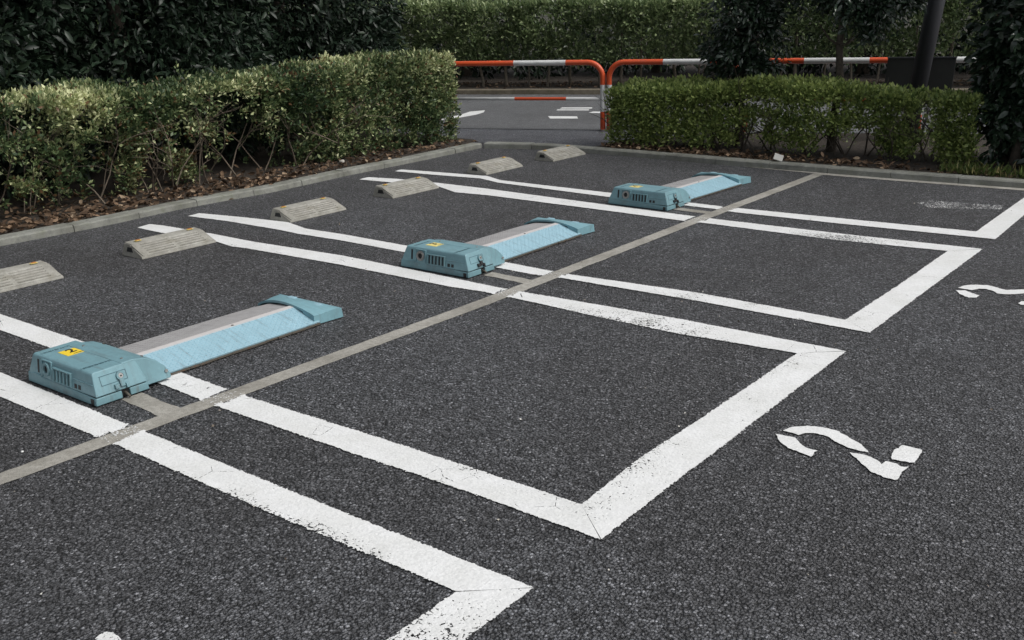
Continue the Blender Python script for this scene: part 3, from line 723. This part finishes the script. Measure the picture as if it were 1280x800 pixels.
# ------------------------------------------------------------------ leaves, twigs, shrubs
def leaf_mesh(name, P, D, size, aspect, m, parent, tint, big=False, fold=.25, droop=0.0):
    """P points, D unit directions: one small folded leaf per row"""
    n = len(P); up = rng.normal(size=(n, 3)); up[:, 2] += .9
    S = np.cross(D, up); S /= np.linalg.norm(S, axis=1)[:, None]+1e-9; U = np.cross(S, D)
    L = (size*rng.uniform(.5, 1.5, n))[:, None]; W = L*aspect*.5
    if not big:
        a = P; tip = P+D*L-U*L*droop; mid = P+D*L*.5+U*L*.02
        l = P+D*L*.48+S*W+U*W*fold; r = P+D*L*.48-S*W+U*W*fold
        Vv = np.stack([a, l, tip, r], 1).reshape(-1, 3); k = 4
        base = np.arange(n)[:, None]*4
        tri = np.concatenate([base+np.array([[0, 2, 1]]), base+np.array([[0, 3, 2]])], 1).reshape(-1, 3)
        lens = np.full(len(tri), 3); idx = tri.reshape(-1)
    else:
        m1 = P+D*L*.3; m2 = P+D*L*.7-U*L*droop*.4; tip = P+D*L-U*L*droop
        l1 = m1+S*W*.85+U*W*fold; l2 = m2+S*W*.8+U*W*fold; r1 = m1-S*W*.85+U*W*fold; r2 = m2-S*W*.8+U*W*fold
        Vv = np.stack([P, m1, m2, tip, l1, l2, r1, r2], 1).reshape(-1, 3); k = 8
        base = np.arange(n)[:, None]*8
        fl = [[0, 1, 4, 4], [1, 2, 5, 4], [2, 3, 5, 5], [0, 6, 1, 1], [1, 6, 7, 2], [2, 7, 3, 3]]
        lens = np.tile(np.array([3, 4, 3, 3, 4, 3]), n)
        flat = np.array([0, 1, 4, 1, 2, 5, 4, 2, 3, 5, 0, 6, 1, 1, 6, 7, 2, 2, 7, 3])
        idx = (base+flat[None, :]).reshape(-1)
    me = bpy.data.meshes.new(name); me.vertices.add(len(Vv)); me.vertices.foreach_set('co', Vv.astype(np.float32).reshape(-1))
    me.loops.add(len(idx)); me.loops.foreach_set('vertex_index', idx.astype(np.int32))
    me.polygons.add(len(lens)); st = np.concatenate([[0], np.cumsum(lens)[:-1]]).astype(np.int32)
    me.polygons.foreach_set('loop_start', st); me.polygons.foreach_set('loop_total', lens.astype(np.int32))
    me.update(calc_edges=True)
    at = me.color_attributes.new('tint', 'FLOAT_COLOR', 'POINT')
    c = np.ones((n, 4), np.float32); c[:, 0] = np.clip(tint[:, 0], 0, 1); c[:, 1] = np.clip(tint[:, 1], 0, 1)
    at.data.foreach_set('color', np.repeat(c, k, 0).reshape(-1))
    return link(name, me, m, parent)
def unit(v): return v/(np.linalg.norm(v, axis=-1, keepdims=True)+1e-9)
_lat = rng.random((32, 32, 32))
def vnoise(P, s, o=0):
    q = P*s+o*7.3+100; i = np.floor(q).astype(int); f = q-i; f = f*f*(3-2*f); out = 0
    for dx in (0, 1):
        for dy in (0, 1):
            for dz in (0, 1):
                w = (f[:, 0] if dx else 1-f[:, 0])*(f[:, 1] if dy else 1-f[:, 1])*(f[:, 2] if dz else 1-f[:, 2])
                out = out+w*_lat[(i[:, 0]+dx) % 32, (i[:, 1]+dy) % 32, (i[:, 2]+dz) % 32]
    return out
def sprigs(C, outdir, k, spread, updir=.3, jitter=.8):
    """k leaves round every clump centre C, fanning outwards"""
    n = len(C); P = np.repeat(C, k, 0); O = np.repeat(outdir, k, 0)
    D = unit(O+rng.normal(size=P.shape)*jitter+np.array([0, 0, updir]))
    P = P+D*spread*rng.uniform(.1, 1.0, (len(P), 1))+rng.normal(size=P.shape)*spread*.35
    g_ = np.repeat(rng.random(n), k); return P, D, g_
def branches(mb, base, height, spread, n, rad, levels=3, lean=.35, rs=random, seg=5):
    tips = []
    def grow(p, d, L, r, lv):
        pts = [p]; q = p.copy(); dd = d.copy()
        for i in range(4):
            dd = (dd+Vector((rs.gauss(0, .16), rs.gauss(0, .16), rs.gauss(0, .08)))).normalized(); q = q+dd*L/4; pts.append(q.copy())
        mb.tube(pts, [r*(1-.13*i) for i in range(5)], seg if lv < 2 else 3, caps=False)
        if lv >= levels: tips.append(q); return
        for i in range(rs.choice((2, 3))):
            nd = (dd+Vector((rs.gauss(0, .55), rs.gauss(0, .55), rs.gauss(.15, .3)))).normalized()
            st = pts[rs.choice((2, 3, 4))]; grow(st, nd, L*rs.uniform(.55, .8), r*.55, lv+1)
    for i in range(n):
        a = rs.uniform(0, 2*math.pi); d = Vector((math.cos(a)*lean, math.sin(a)*lean, 1)).normalized()
        grow(Vector(base)+Vector((rs.uniform(-spread, spread), rs.uniform(-spread, spread), 0)), d, height*rs.uniform(.42, .6), rad*rs.uniform(.7, 1.2), 1)
    return tips

# --- left hedge: follows the kerb, pale leaves, thin and twiggy towards the left edge
LY = np.array([-7, 0, 1.5, 2.4, 3.4, 4.8, 6.2, 7.15]); LX = np.array([-6.62, -6.60, -6.68, -6.70, -6.76, -6.80, -6.74, -6.66]); LZ = np.array([1.0, 1.0, 1.0, 1.02, 1.03, 1.04, 1.04, 1.03])
def hedge_left():
    t = empty('hedge', (-7.2, 3.2, .04))
    n = 30000
    Y = rng.uniform(-2.2, 7.12, n); fx = np.interp(Y, LY, LX); zt = np.interp(Y, LY, LZ)
    zt = zt+.26*(vnoise(np.stack([Y*0, Y, Y*0], 1), 1.1, 21)-.55)+.13*(vnoise(np.stack([Y*0, Y, Y*0], 1), 4.0, 22)-.5)-.05*np.exp(-((Y-3.0)/.5)**2)
    bulge = .20*(vnoise(np.stack([fx, Y, rng.random(n)*1.1], 1), 2.0)-.5)*2
    kind = rng.random(n); X = np.empty(n); Z = np.empty(n); O = np.zeros((n, 3))
    dep = .95
    f = kind < .48; X[f] = fx[f]+bulge[f]-np.abs(rng.normal(0, .07, f.sum())); Z[f] = .04+(zt[f]-.04)*rng.random(f.sum())**.8; O[f] = (1, 0, .25)
    X[f] -= (.30-.26*np.clip((Y[f]-4.4)/.8, 0, 1))*np.clip((.55-Z[f])/.55, 0, 1)**1.3       # leans back towards the ground
    q = (kind >= .48) & (kind < .82); X[q] = fx[q]+bulge[q]-.02-dep*rng.random(q.sum()); Z[q] = zt[q]-np.abs(rng.normal(0, .045, q.sum())); O[q] = (.2, 0, 1)
    e = (kind >= .82) & (kind < .88); Y[e] = 7.1-np.abs(rng.normal(0, .06, e.sum())); X[e] = -6.8-dep*rng.random(e.sum()); Z[e] = .15+.9*rng.random(e.sum()); O[e] = (.1, 1, .2)
    i_ = kind >= .88; X[i_] = fx[i_]-.1-.8*rng.random(i_.sum()); Z[i_] = .3+.7*rng.random(i_.sum()); O[i_] = (.4, 0, .4)
    C = np.stack([X, Y, Z], 1)
    C[:, 2] += .04*(vnoise(C, 2.2, 3)-.5)*2*(Z > .8)
    # round the top front edge
    over = np.clip((C[:, 2]-(np.interp(C[:, 1], LY, LZ)-.12))/.12, 0, 1); C[:, 0] -= np.where(f, .10*over**2, 0)
    dn = vnoise(C, 3.2, 1)*.42+vnoise(C, 9.5, 2)*.58
    sparse = np.clip((3.7-C[:, 1])/1.6, 0, 1); low = np.clip((.80-C[:, 2])/.35, 0, 1)
    right = np.clip((C[:, 1]-4.2)/1.0, 0, 1)
    hol2 = np.exp(-((C[:, 1]-3.9)/.7)**2); need = .44+.05*hol2+.06*sparse*low+.05*low*(1-right)+.02*sparse-.04*right-.05*right*low
    # the dark hollow in the middle of the hedge
    hol = np.exp(-((C[:, 1]-4.15)/.55)**2-((C[:, 2]-.32)/.30)**2); need = need+.25*hol
    need = np.where(C[:, 2] > .9, .36, need)
    C, O = C[dn > need], O[dn > need]
    P, D, g_ = sprigs(C, O, 8, .040, .35, .8)
    keep = P[:, 2] > .03; P, D, g_ = P[keep], D[keep], g_[keep]
    pal = vnoise(P, 1.6, 5)
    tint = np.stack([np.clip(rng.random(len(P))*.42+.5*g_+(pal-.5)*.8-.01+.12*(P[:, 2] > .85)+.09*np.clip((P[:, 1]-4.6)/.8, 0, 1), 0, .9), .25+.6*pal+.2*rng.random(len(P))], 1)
    br_ = rng.random(len(P)) < .05+.12*(vnoise(P, 1.1, 9) > .62); tint[br_, 0] = .97
    P = P-np.array([-7.2, 3.2, .04])
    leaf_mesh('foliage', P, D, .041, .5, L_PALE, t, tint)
    mb = MB(); rs = random.Random(4); tp = []
    y = -1.8
    while y < 7.0:
        x = float(np.interp(y, LY, LX))-rs.uniform(.03, .40); n_ = 3 if y < 3.6 else 2
        tp += branches(mb, (x+7.2, y-3.2, 0), 1.05, .06, n_, .0075 if y < 3.4 else .010, 3, .6, rs)
        y += rs.uniform(.16, .5)
    mb.build('stems', M_TWIG, t, smooth=True)
    T = np.array([list(v) for v in tp]); T = T[(T[:, 2] < 1.12) & (T[:, 0] < .62)]
    O2 = np.tile(np.array([[.6, 0, .4]]), (len(T), 1)); P, D, g_ = sprigs(T, O2, 8, .05, .3, .9)
    leaf_mesh('foliage', P, D, .038, .5, L_PALE, t, np.stack([np.clip(.30+.6*rng.random(len(P)), 0, .9), rng.random(len(P))*.8+.2], 1))
    return tag(t, 'pale leaved hedge along the left kerb, bare and twiggy towards the left edge', 'hedge')
hedge_left()

def hedge_block(name, org, ang, length, depth, z0, z1, clumps, k, lsize, asp, lm, label, n_stems, stem_r, stem_m, gap=.36, spread=.05, low=.15, bump_=.06, stemtop=None, big=False, edge=0, prof=None):
    """straight clipped hedge in its own frame: x along, y into the depth"""
    t = empty(name, (org[0], org[1], 0), ang); n = clumps
    kd = rng.random(n); X = rng.random(n)*length; Y = np.empty(n); Z = np.empty(n); O = np.zeros((n, 3))
    f = kd < .55; Y[f] = np.abs(rng.normal(0, .07, f.sum())); Z[f] = z0+(z1-z0)*rng.random(f.sum()); O[f] = (0, -1, .35)
    q = (kd >= .55) & (kd < .82); Y[q] = depth*rng.random(q.sum()); Z[q] = z1-np.abs(rng.normal(0, .04, q.sum())); O[q] = (0, -.2, 1)
    b = (kd >= .82) & (kd < .9); Y[b] = depth; Z[b] = z0+(z1-z0)*rng.random(b.sum()); O[b] = (0, 1, .3)
    i_ = kd >= .9; Y[i_] = depth*rng.random(i_.sum()); Z[i_] = z0+(z1-z0)*rng.random(i_.sum()); O[i_] = (0, 0, .5)
    C = np.stack([X, Y, Z], 1); w = (vnoise(C*np.array([1, 0, 1]), 1.6, 4)-.5)*2
    C[:, 1] += w*bump_; C[:, 2] += (vnoise(C*np.array([1, 1, 0]), 1.3, 6)-.5)*2*bump_*.8*(C[:, 2] > z1-.2)
    if prof is not None: C[:, 2] *= np.interp(C[:, 0]/length, *prof)
    dn = vnoise(C, 3.4, 1)*.55+vnoise(C, 8, 2)*.45
    hrel = (C[:, 2]-z0)/(z1-z0); need = gap+low*np.clip(.55-hrel, 0, 1)*1.6; need = need-.16*(X < edge); need = np.where(hrel > .88, gap-.06, need)
    s = dn > need; C, O = C[s], O[s]
    P, D, g_ = sprigs(C, O, k, spread, .3, .85)
    pal = vnoise(P, 1.5, 5); tint = np.stack([np.clip(rng.random(len(P))*.6+.3*g_+(pal-.5)*.35, 0, 1), .2+.5*pal+.35*rng.random(len(P))], 1)
    leaf_mesh('foliage', P, D, lsize, asp, lm, t, tint, big=big)
    mb = MB(); rs = random.Random(9)
    for i in range(n_stems):
        x = length*(i+rs.uniform(.2, .8))/n_stems
        if stemtop is None: branches(mb, (x, depth*rs.uniform(.2, .6), .03), z1, .05, 2, stem_r, 3, .5, rs)
        else:
            l_ = rs.gauss(0, .05); y = depth*rs.uniform(.15, .7); r = stem_r*rs.uniform(.6, 1.4)
            mb.tube([(x, y, .06), (x+l_*.5+rs.gauss(0, .015), y, stemtop*.5), (x+l_, y, stemtop), (x+l_*1.5, y, stemtop+.6)], [r, r*.9, r*.8, r*.6], 7, caps=False)
            if rs.random() < .5: mb.tube([(x+.02, y, .06), (x+rs.gauss(0, .14), y+.05, stemtop+.2)], r*.5, 5, caps=False)
    mb.build('stems', stem_m, t, smooth=True)
    return tag(t, label, 'hedge')
# low bright hedge between the kerb and the barrier
pa = G(753, 189); pb = G(1215, 217.5); ang = math.atan2(pb.y-pa.y, pb.x-pa.x); ln = (pb.xy-pa.xy).length
hedge_block('hedge', (pa.x-.02, pa.y+.10), ang, ln-.02, .62, .10, .765, 8600, 7, .042, .55, L_LIME, 'low bright green hedge between the right kerb and the hoop barriers', 24, .012, M_BARK, gap=.41, spread=.05, low=.24, bump_=.17, edge=1.5, prof=([0, .1, .35, .62, .85, 1], [.94, .97, .86, .90, .80, .80]))
# tall clipped hedge across the road
fo = RP(-14, fa+.55)
hedge_block('hedge', (fo.x, fo.y), math.radians(19.6), 29, 1.0, .52, 1.60, 21000, 7, .092, .40, L_FAR, 'tall clipped hedge across the road standing on bare stems', 62, .028, M_STAKE, gap=.36, spread=.06, low=.10, bump_=.10, stemtop=.5)

# ------------------------------------------------------------------ trees
def tree(name, base, label, blobs, nclump, k, lsize, asp, lm, trunk_r, h, group=None, lean=(0, 0), trunks=1, big=True, droop=.25, seed=1, shell=.5, jit=.9, updir=-.35, cat='tree', gap=.34, wild=0.0):
    rs = random.Random(seed); t = empty(name, (base[0], base[1], 0.03))
    Cs = []; Os = []
    vols = np.array([b[3]*b[4]*b[5] for b in blobs]); vols = vols**.8/np.sum(vols**.8)
    for (cx, cy, cz, rx, ry, rz), w in zip(blobs, vols):
        n = int(nclump*w); u = unit(rng.normal(size=(n, 3))); r = (1-shell*rng.random(n)**1.6)[:, None]
        Cs.append(np.array([cx, cy, cz])+u*r*np.array([rx, ry, rz])); Os.append(u)
    C = np.concatenate(Cs); O = np.concatenate(Os); C += (np.stack([vnoise(C, 1.1, j) for j in (11, 12, 13)], 1)-.5)*.7*min(1, blobs[0][3]); C += (np.stack([vnoise(C, 4.5, j) for j in (14, 15, 16)], 1)-.5)*wild
    dn = vnoise(C+base[0], 2.2, 1)*.6+vnoise(C, 5.5, 2)*.4; s = (dn > gap) & (C[:, 2] > .1); C, O = C[s], O[s]
    P, D, g_ = sprigs(C, O*.7, k, lsize*.9, updir, jit)
    tint = np.stack([np.clip(.65*rng.random(len(P))+.35*g_, 0, 1), .3+.6*vnoise(P, 1.2, 5)], 1)
    leaf_mesh('crown', P, D, lsize, asp, lm, t, tint, big=big, droop=droop)
    mb = MB()
    for i in range(trunks):
        a = 2*math.pi*i/trunks+seed; o = 0 if trunks == 1 else .08
        bx, by = math.cos(a)*o, math.sin(a)*o; pts = []
        for j in range(9):
            q = j/8; pts.append((bx*(1+4*q*(trunks > 1))+lean[0]*q*h+rs.gauss(0, .015*h/3)*(j > 0), by*(1+3*q*(trunks > 1))+lean[1]*q*h+rs.gauss(0, .015*h/3)*(j > 0), -.05+h*q))
        mb.tube(pts, [trunk_r*(1.25 if j == 0 else 1-.085*j) for j in range(9)], 9, caps=False)
        for j in range(14):
            q = rs.uniform(.25, .95); p = Vector(pts[int(q*8)]); a2 = rs.uniform(0, 6.28); L = rs.uniform(.35, .8)*max(.5, blobs[0][3])
            e = p+Vector((math.cos(a2)*L, math.sin(a2)*L, L*rs.uniform(.3, .9))); mid = (p+e)/2+Vector((0, 0, -.04))
            mb.tube([p, mid, e], [trunk_r*.34, trunk_r*.24, trunk_r*.12], 5, caps=False)
    mb.build('trunk', M_BARK, t, smooth=True)
    return tag(t, label, cat, group)
# big dark evergreens behind the left hedge
TG = 'dark evergreens behind the left hedge'
tl = [((-9.0, 1.6), 1), ((-9.2, 4.2), 2), ((-9.7, 6.9), 3), ((-9.3, -1.3), 4)]
tlab = ['dark large leaved evergreen above the twiggy left end of the hedge', 'dark large leaved evergreen rising above the middle of the left hedge', 'dark large leaved evergreen nearest the road, above the right end of the left hedge', 'dark large leaved evergreen beyond the left edge of the frame']
for (b, sd), lb in zip(tl, tlab):
    tree('evergreen_tree', b, lb, [(0, 0, 1.9, 1.55, 1.75, 1.45), (.1, .3, 3.6, 1.7, 1.7, 1.5), (-.3, -.4, 5.0, 1.4, 1.4, 1.2), (.5, 0, .75, 1.1, 1.7, .75), (.2, 1.2, .7, 1.0, 1.0, .7)], 11000, 6, .098, .36, L_DARK, .11, 5.2, TG, seed=sd, gap=.30)
for i, (b, lb) in enumerate([((-12.6, 3.2), 'dark evergreen in the second row behind the left hedge, nearer the left edge'), ((-12.9, 7.4), 'dark evergreen in the second row behind the left hedge, nearer the road'), ((-12.2, -.6), 'dark evergreen in the second row behind the left hedge, out of frame')]):
    tree('evergreen_tree', b, lb, [(0, 0, 2.0, 2.0, 2.4, 2.1), (.1, .3, 4.4, 2.0, 2.2, 1.9)], 3000, 6, .15, .36, L_DARK, .12, 5.5, TG, seed=20+i, gap=.27)
# trees rising through the low hedge
tb = G(905, 192); tree('slim_tree', (tb.x, tb.y+.35), 'slim dark tree rising through the low hedge, hiding part of the rail', [(0.0, .05, 1.15, .43, .38, .42), (-.02, .05, 1.55, .47, .40, .45), (.03, .05, 2.0, .50, .40, .5), (.05, 0, 2.6, .5, .45, .7), (-.05, .0, .80, .27, .30, .28), (.12, -.1, .85, .22, .2, .2)], 4600, 6, .060, .42, L_GLOSS, .032, 3.2, None, (.02, .0), 2, seed=5, gap=.33, wild=.42, shell=.85)
tb = G(1025, 200); tree('slim_tree', (tb.x, tb.y+.30), 'slim tree with a bare grey brown trunk between the pole and the dark tree', [(.27, 0.05, 1.62, .36, .36, .34), (-.12, .05, 1.72, .30, .36, .30), (.12, .1, 2.1, .62, .5, .5), (.0, .1, 2.7, .6, .5, .5), (.40, .1, 1.45, .20, .2, .2)], 4600, 6, .060, .42, L_GLOSS, .048, 3.1, None, (.03, 0), 1, seed=6, gap=.37, wild=.5, shell=.9)
tb = G(1192, 208); tree('leafy_tree', (tb.x+.52, tb.y+.12), 'dark glossy leaved tree clothed to the ground at the right edge', [(.02, -.02, .62, .40, .30, .50), (.50, -.05, .50, .45, .30, .42), (.10, -.05, .95, .42, .36, .5), (.12, 0, 1.5, .48, .45, .6), (.12, 0, 2.2, .55, .5, .7), (.15, 0, 2.9, .5, .5, .5), (.55, -.1, .9, .45, .4, .75), (.75, 0, 1.8, .5, .5, .9)], 7500, 6, .080, .48, L_GLOSS, .050, 3.3, None, (.03, 0), 3, seed=7, gap=.30, wild=.35)
# dark trees behind the far hedge
TG2 = 'trees beyond the far hedge'
words = ['far left behind the evergreens', 'left of the gap', 'above the gap', 'behind the slim dark tree', 'behind the black pole', 'at the right edge', 'farthest right, mostly out of frame']
for i in range(7):
    c = RP(-14+4.3*i, fa+3.9+(.6 if i % 2 else 0))
    tree('background_tree', (c.x, c.y), 'dark broad tree beyond the far hedge, '+words[i], [(0, 0, .55, 2.5, 1.5, .75), (0, 0, 1.7, 2.3, 1.5, 1.8), (.2, 0, 4.2, 2.4, 2.0, 1.9), (-.5, .2, 6.0, 1.8, 1.6, 1.5)], 2600, 6, .15, .4, L_DARK if i % 3 else L_GLOSS, .13, 6.2, TG2, seed=40+i, gap=.26)

# ------------------------------------------------------------------ pole and board
pp = G(1138, 150, 0); pz = Vector((-1.98, 9.33, 0))
t = empty('pole', (pz.x, pz.y, 0)); mb = MB()
lx = .125
mb.tube([(0, 0, 0), (lx*1.5*r_.x, lx*1.5*r_.y, 1.5), (lx*5*r_.x, lx*5*r_.y, 5.0)], [.094, .092, .085], 28); mb.build('shaft', M_POLE, t, smooth=True)
mb = MB(); mb.cyl((0, 0, 0), (0, 0, 1), .19, .02, 24); mb.build('base_plate', M_POLE, t)
tag(t, 'thick dark grey pole leaning slightly, rising behind the low hedge', 'pole')
bt = G(1113.4, 71.4, .93); bt2 = G(1195.7, 70.5, .93)
def vec2(v): return Vector((v.x, v.y))
rr = Vector((rdir.x, rdir.y))
t0_ = Vector((-2.33, 9.56)); ang = math.radians(17.6)
t = empty('notice_board', (t0_.x, t0_.y, 0), ang); mb = MB()
mb.hexa([(-.03, 0, .42), (.69, 0, .42), (.69, .03, .42), (-.03, .03, .42), (0, -.01, .93), (.72, -.01, .93), (.72, .02, .93), (0, .02, .93)]); mb.build('panel', M_BOARD, t, bevel=.003)
mb = MB(); mb.box(-.005, .725, -.016, .026, .931, .945); mb.build('top_rail', M_POLE, t)
for x in (.08, .60):
    mb = MB(); mb.tube([(x, .045, 0), (x, .045, .9)], .018, 10); mb.build('leg', M_POLE, t)
tag(t, 'low black board standing behind the leaning pole in front of the rail', 'board')

# ------------------------------------------------------------------ litter, grass, small things
def litter(n, fn, zbase, name, label):
    P = fn(n); n = len(P); D = unit(np.stack([rng.normal(size=n), rng.normal(size=n), rng.normal(0, .30, n)], 1))
    P[:, 2] = zbase+rng.random(n)*.028
    o = leaf_mesh(name, P, D, .055, .5, L_LITTER, None, np.stack([rng.random(n), rng.random(n)], 1), big=True, fold=.35)
    return tag(o, label, 'leaf litter', None, 'stuff')
def lf(n):
    Y = rng.uniform(-1.5, 7.1, n); kx = np.interp(Y, [p.y for p in KL[::-1]], [p.x for p in KL[::-1]]); X = kx-.16-np.abs(rng.normal(0, .42, n)); w = rng.random(n) < np.interp(Y, [0, 3.9, 4.8, 7], [1, 1, .45, .3])
    return np.stack([X, Y, Y*0], 1)[w]
litter(3800, lf, .046, 'leaf_litter', 'brown dry leaves covering the soil under the left hedge')
def rf(n):
    s = rng.random(n); X = -4.8+s*6; kx = np.interp(X, [p.x for p in KRf], [p.y for p in KRf]); Y = kx+.17+np.abs(rng.normal(0, .22, n)); w = rng.random(n) < np.interp(X, [-4.8, -3, -1, 1], [1, .8, .25, .15])
    return np.stack([X, Y, X*0], 1)[w]
litter(2200, rf, .052, 'leaf_litter', 'brown dry leaves under the low bright hedge')
def ff(n):
    a = rng.uniform(-13, 12, n); c = fa+.17+rng.random(n)**.8*1.6; return np.stack([-5.75+rdir.x*a+rn.x*c, 8.95+rdir.y*a+rn.y*c, a*0], 1)
litter(2600, ff, .092, 'leaf_litter', 'dry leaves on the bank under the far hedge')
gn = 260; gx = rng.uniform(-4.6, 1.2, gn); gy = rng.uniform(-1.3, 6.6, gn)
gp = np.stack([gx, gy, gx*0+.004], 1); gd = unit(np.stack([rng.normal(size=gn), rng.normal(size=gn), rng.random(gn)*.3], 1))
L_GRIT = leafmat('grit', [(0, (.16, .13, .10)), (.6, (.35, .33, .29)), (1, (.62, .61, .57))], .8, 0, .3)
tag(leaf_mesh('grit', gp, gd, .010, .8, L_GRIT, None, np.stack([rng.random(gn), rng.random(gn)], 1), fold=.4), 'pale grit and leaf crumbs scattered over the asphalt', 'grit', None, 'stuff')
# grass tuft at the right
n = 1500; X = rng.uniform(-1.05, 1.6, n); ky = np.interp(X, [p.x for p in KRf], [p.y for p in KRf]); Y = ky+.16+np.abs(rng.normal(0, .20, n))
P = np.stack([X, Y, X*0+.05], 1); D = unit(np.stack([rng.normal(0, .5, n), rng.normal(0, .5, n), np.ones(n)], 1))
o = leaf_mesh('grass', P, D, .085, .09, L_GRASS, None, np.stack([rng.random(n), rng.random(n)], 1), droop=.3)
tag(o, 'rough short grass behind the kerb at the right edge', 'grass', None, 'stuff')
def one_leaf(p, rot, size, label, z=.010, m=L_LITTER, tint=.85):
    me_o = leaf_mesh('fallen_leaf', np.array([[0., 0, 0]]), unit(np.array([[math.cos(rot), math.sin(rot), .12]])), size, .55, m, None, np.array([[tint, .9]]), big=True, fold=.5)
    me_o.location = (p[0], p[1], z); return tag(me_o, label, 'leaf', 'single fallen leaves')
q = G(286, 251.5); one_leaf(q, .9, .075, 'orange brown fallen leaf on the asphalt at the foot of the left kerb')
q = G(424, 282); one_leaf(q, 2.4, .06, 'small pinkish fallen leaf on the asphalt in front of the third wheel stop', tint=.95)
q = G(336, 232, .055); one_leaf(q, .3, .06, 'brown fallen leaf resting on the top of the left kerb', z=.062)
q = G(616, 180.5); one_leaf(q, .3, .08, 'curled dry leaf by the far kerb corner behind the wheel stops', z=.012)
L_RED = leafmat('red_leaf', [(0, (.5, .09, .03)), (1, (.62, .14, .05))], .6, .3)
q = G(48, 91, 1.06); one_leaf((q.x+.02, q.y), 1.4, .09, 'single orange red leaf caught on top of the left hedge', z=1.07, m=L_RED)
def blob(name, p, r, m, label, z):
    bm = bmesh.new(); bmesh.ops.create_icosphere(bm, subdivisions=3, radius=r)
    for v in bm.verts: v.co *= 1+.18*math.sin(v.co.x*90+v.co.y*70)*.6; v.co.z *= .7
    me = bpy.data.meshes.new(name); bm.to_mesh(me); bm.free(); o = link(name, me, m, None, True); o.location = (p[0], p[1], z+r*.5); return tag(o, label, 'pebble')
q = G(428, 209.5); blob('pebble', q, .03, M_PEBBLE, 'pale rounded stone in the leaves beside the left kerb', .05)
q = G(28, 566); blob('pebble', q, .006, M_WHITE, 'tiny white stone on the asphalt near the left edge', .002)
q = G(973, 199, .08); mb = MB(); mb.box(-.045, .045, -.004, .004, -.045, .045); o = mb.build('paper_scrap', M_PAPER); o.location = (q.x, q.y, .098); o.rotation_euler = (-1.0, .3, .4)
tag(o, 'small white square scrap lying behind the right kerb under the hedge', 'paper scrap')

# ------------------------------------------------------------------ light
SUN_EL = math.radians(52); SAZ = math.radians(14)      # azimuth measured from +X towards +Y
sd = Vector((math.cos(SUN_EL)*math.cos(SAZ), math.cos(SUN_EL)*math.sin(SAZ), math.sin(SUN_EL)))
su = bpy.data.lights.new('sun', 'SUN'); su.energy = 1.5; su.angle = math.radians(24); su.color = (1.0, .97, .93)
so = bpy.data.objects.new('sun', su); COL.objects.link(so); so.rotation_euler = sd.to_track_quat('Z', 'Y').to_euler()
w = bpy.data.worlds.new('World'); sc.world = w; w.use_nodes = True; nt = w.node_tree; nt.nodes.clear()
sk = nt.nodes.new('ShaderNodeTexSky'); sk.sky_type = 'NISHITA'; sk.sun_disc = False; sk.sun_elevation = SUN_EL
sk.sun_rotation = math.radians(90)-SAZ; sk.air_density = 1.0; sk.dust_density = 4.0; sk.ozone_density = 1.0
hs = nt.nodes.new('ShaderNodeHueSaturation'); hs.inputs['Saturation'].default_value = .28
bg = nt.nodes.new('ShaderNodeBackground'); bg.inputs[1].default_value = .108
wo = nt.nodes.new('ShaderNodeOutputWorld'); nt.links.new(sk.outputs[0], hs.inputs['Color']); nt.links.new(hs.outputs[0], bg.inputs[0]); nt.links.new(bg.outputs[0], wo.inputs[0])
sc.view_settings.view_transform = 'Standard'; sc.view_settings.look = 'None'; sc.view_settings.gamma = 1; sc.view_settings.exposure = 0.36
sc.view_settings.use_curve_mapping = False
sc.cycles.max_bounces = 5; sc.cycles.transparent_max_bounces = 8
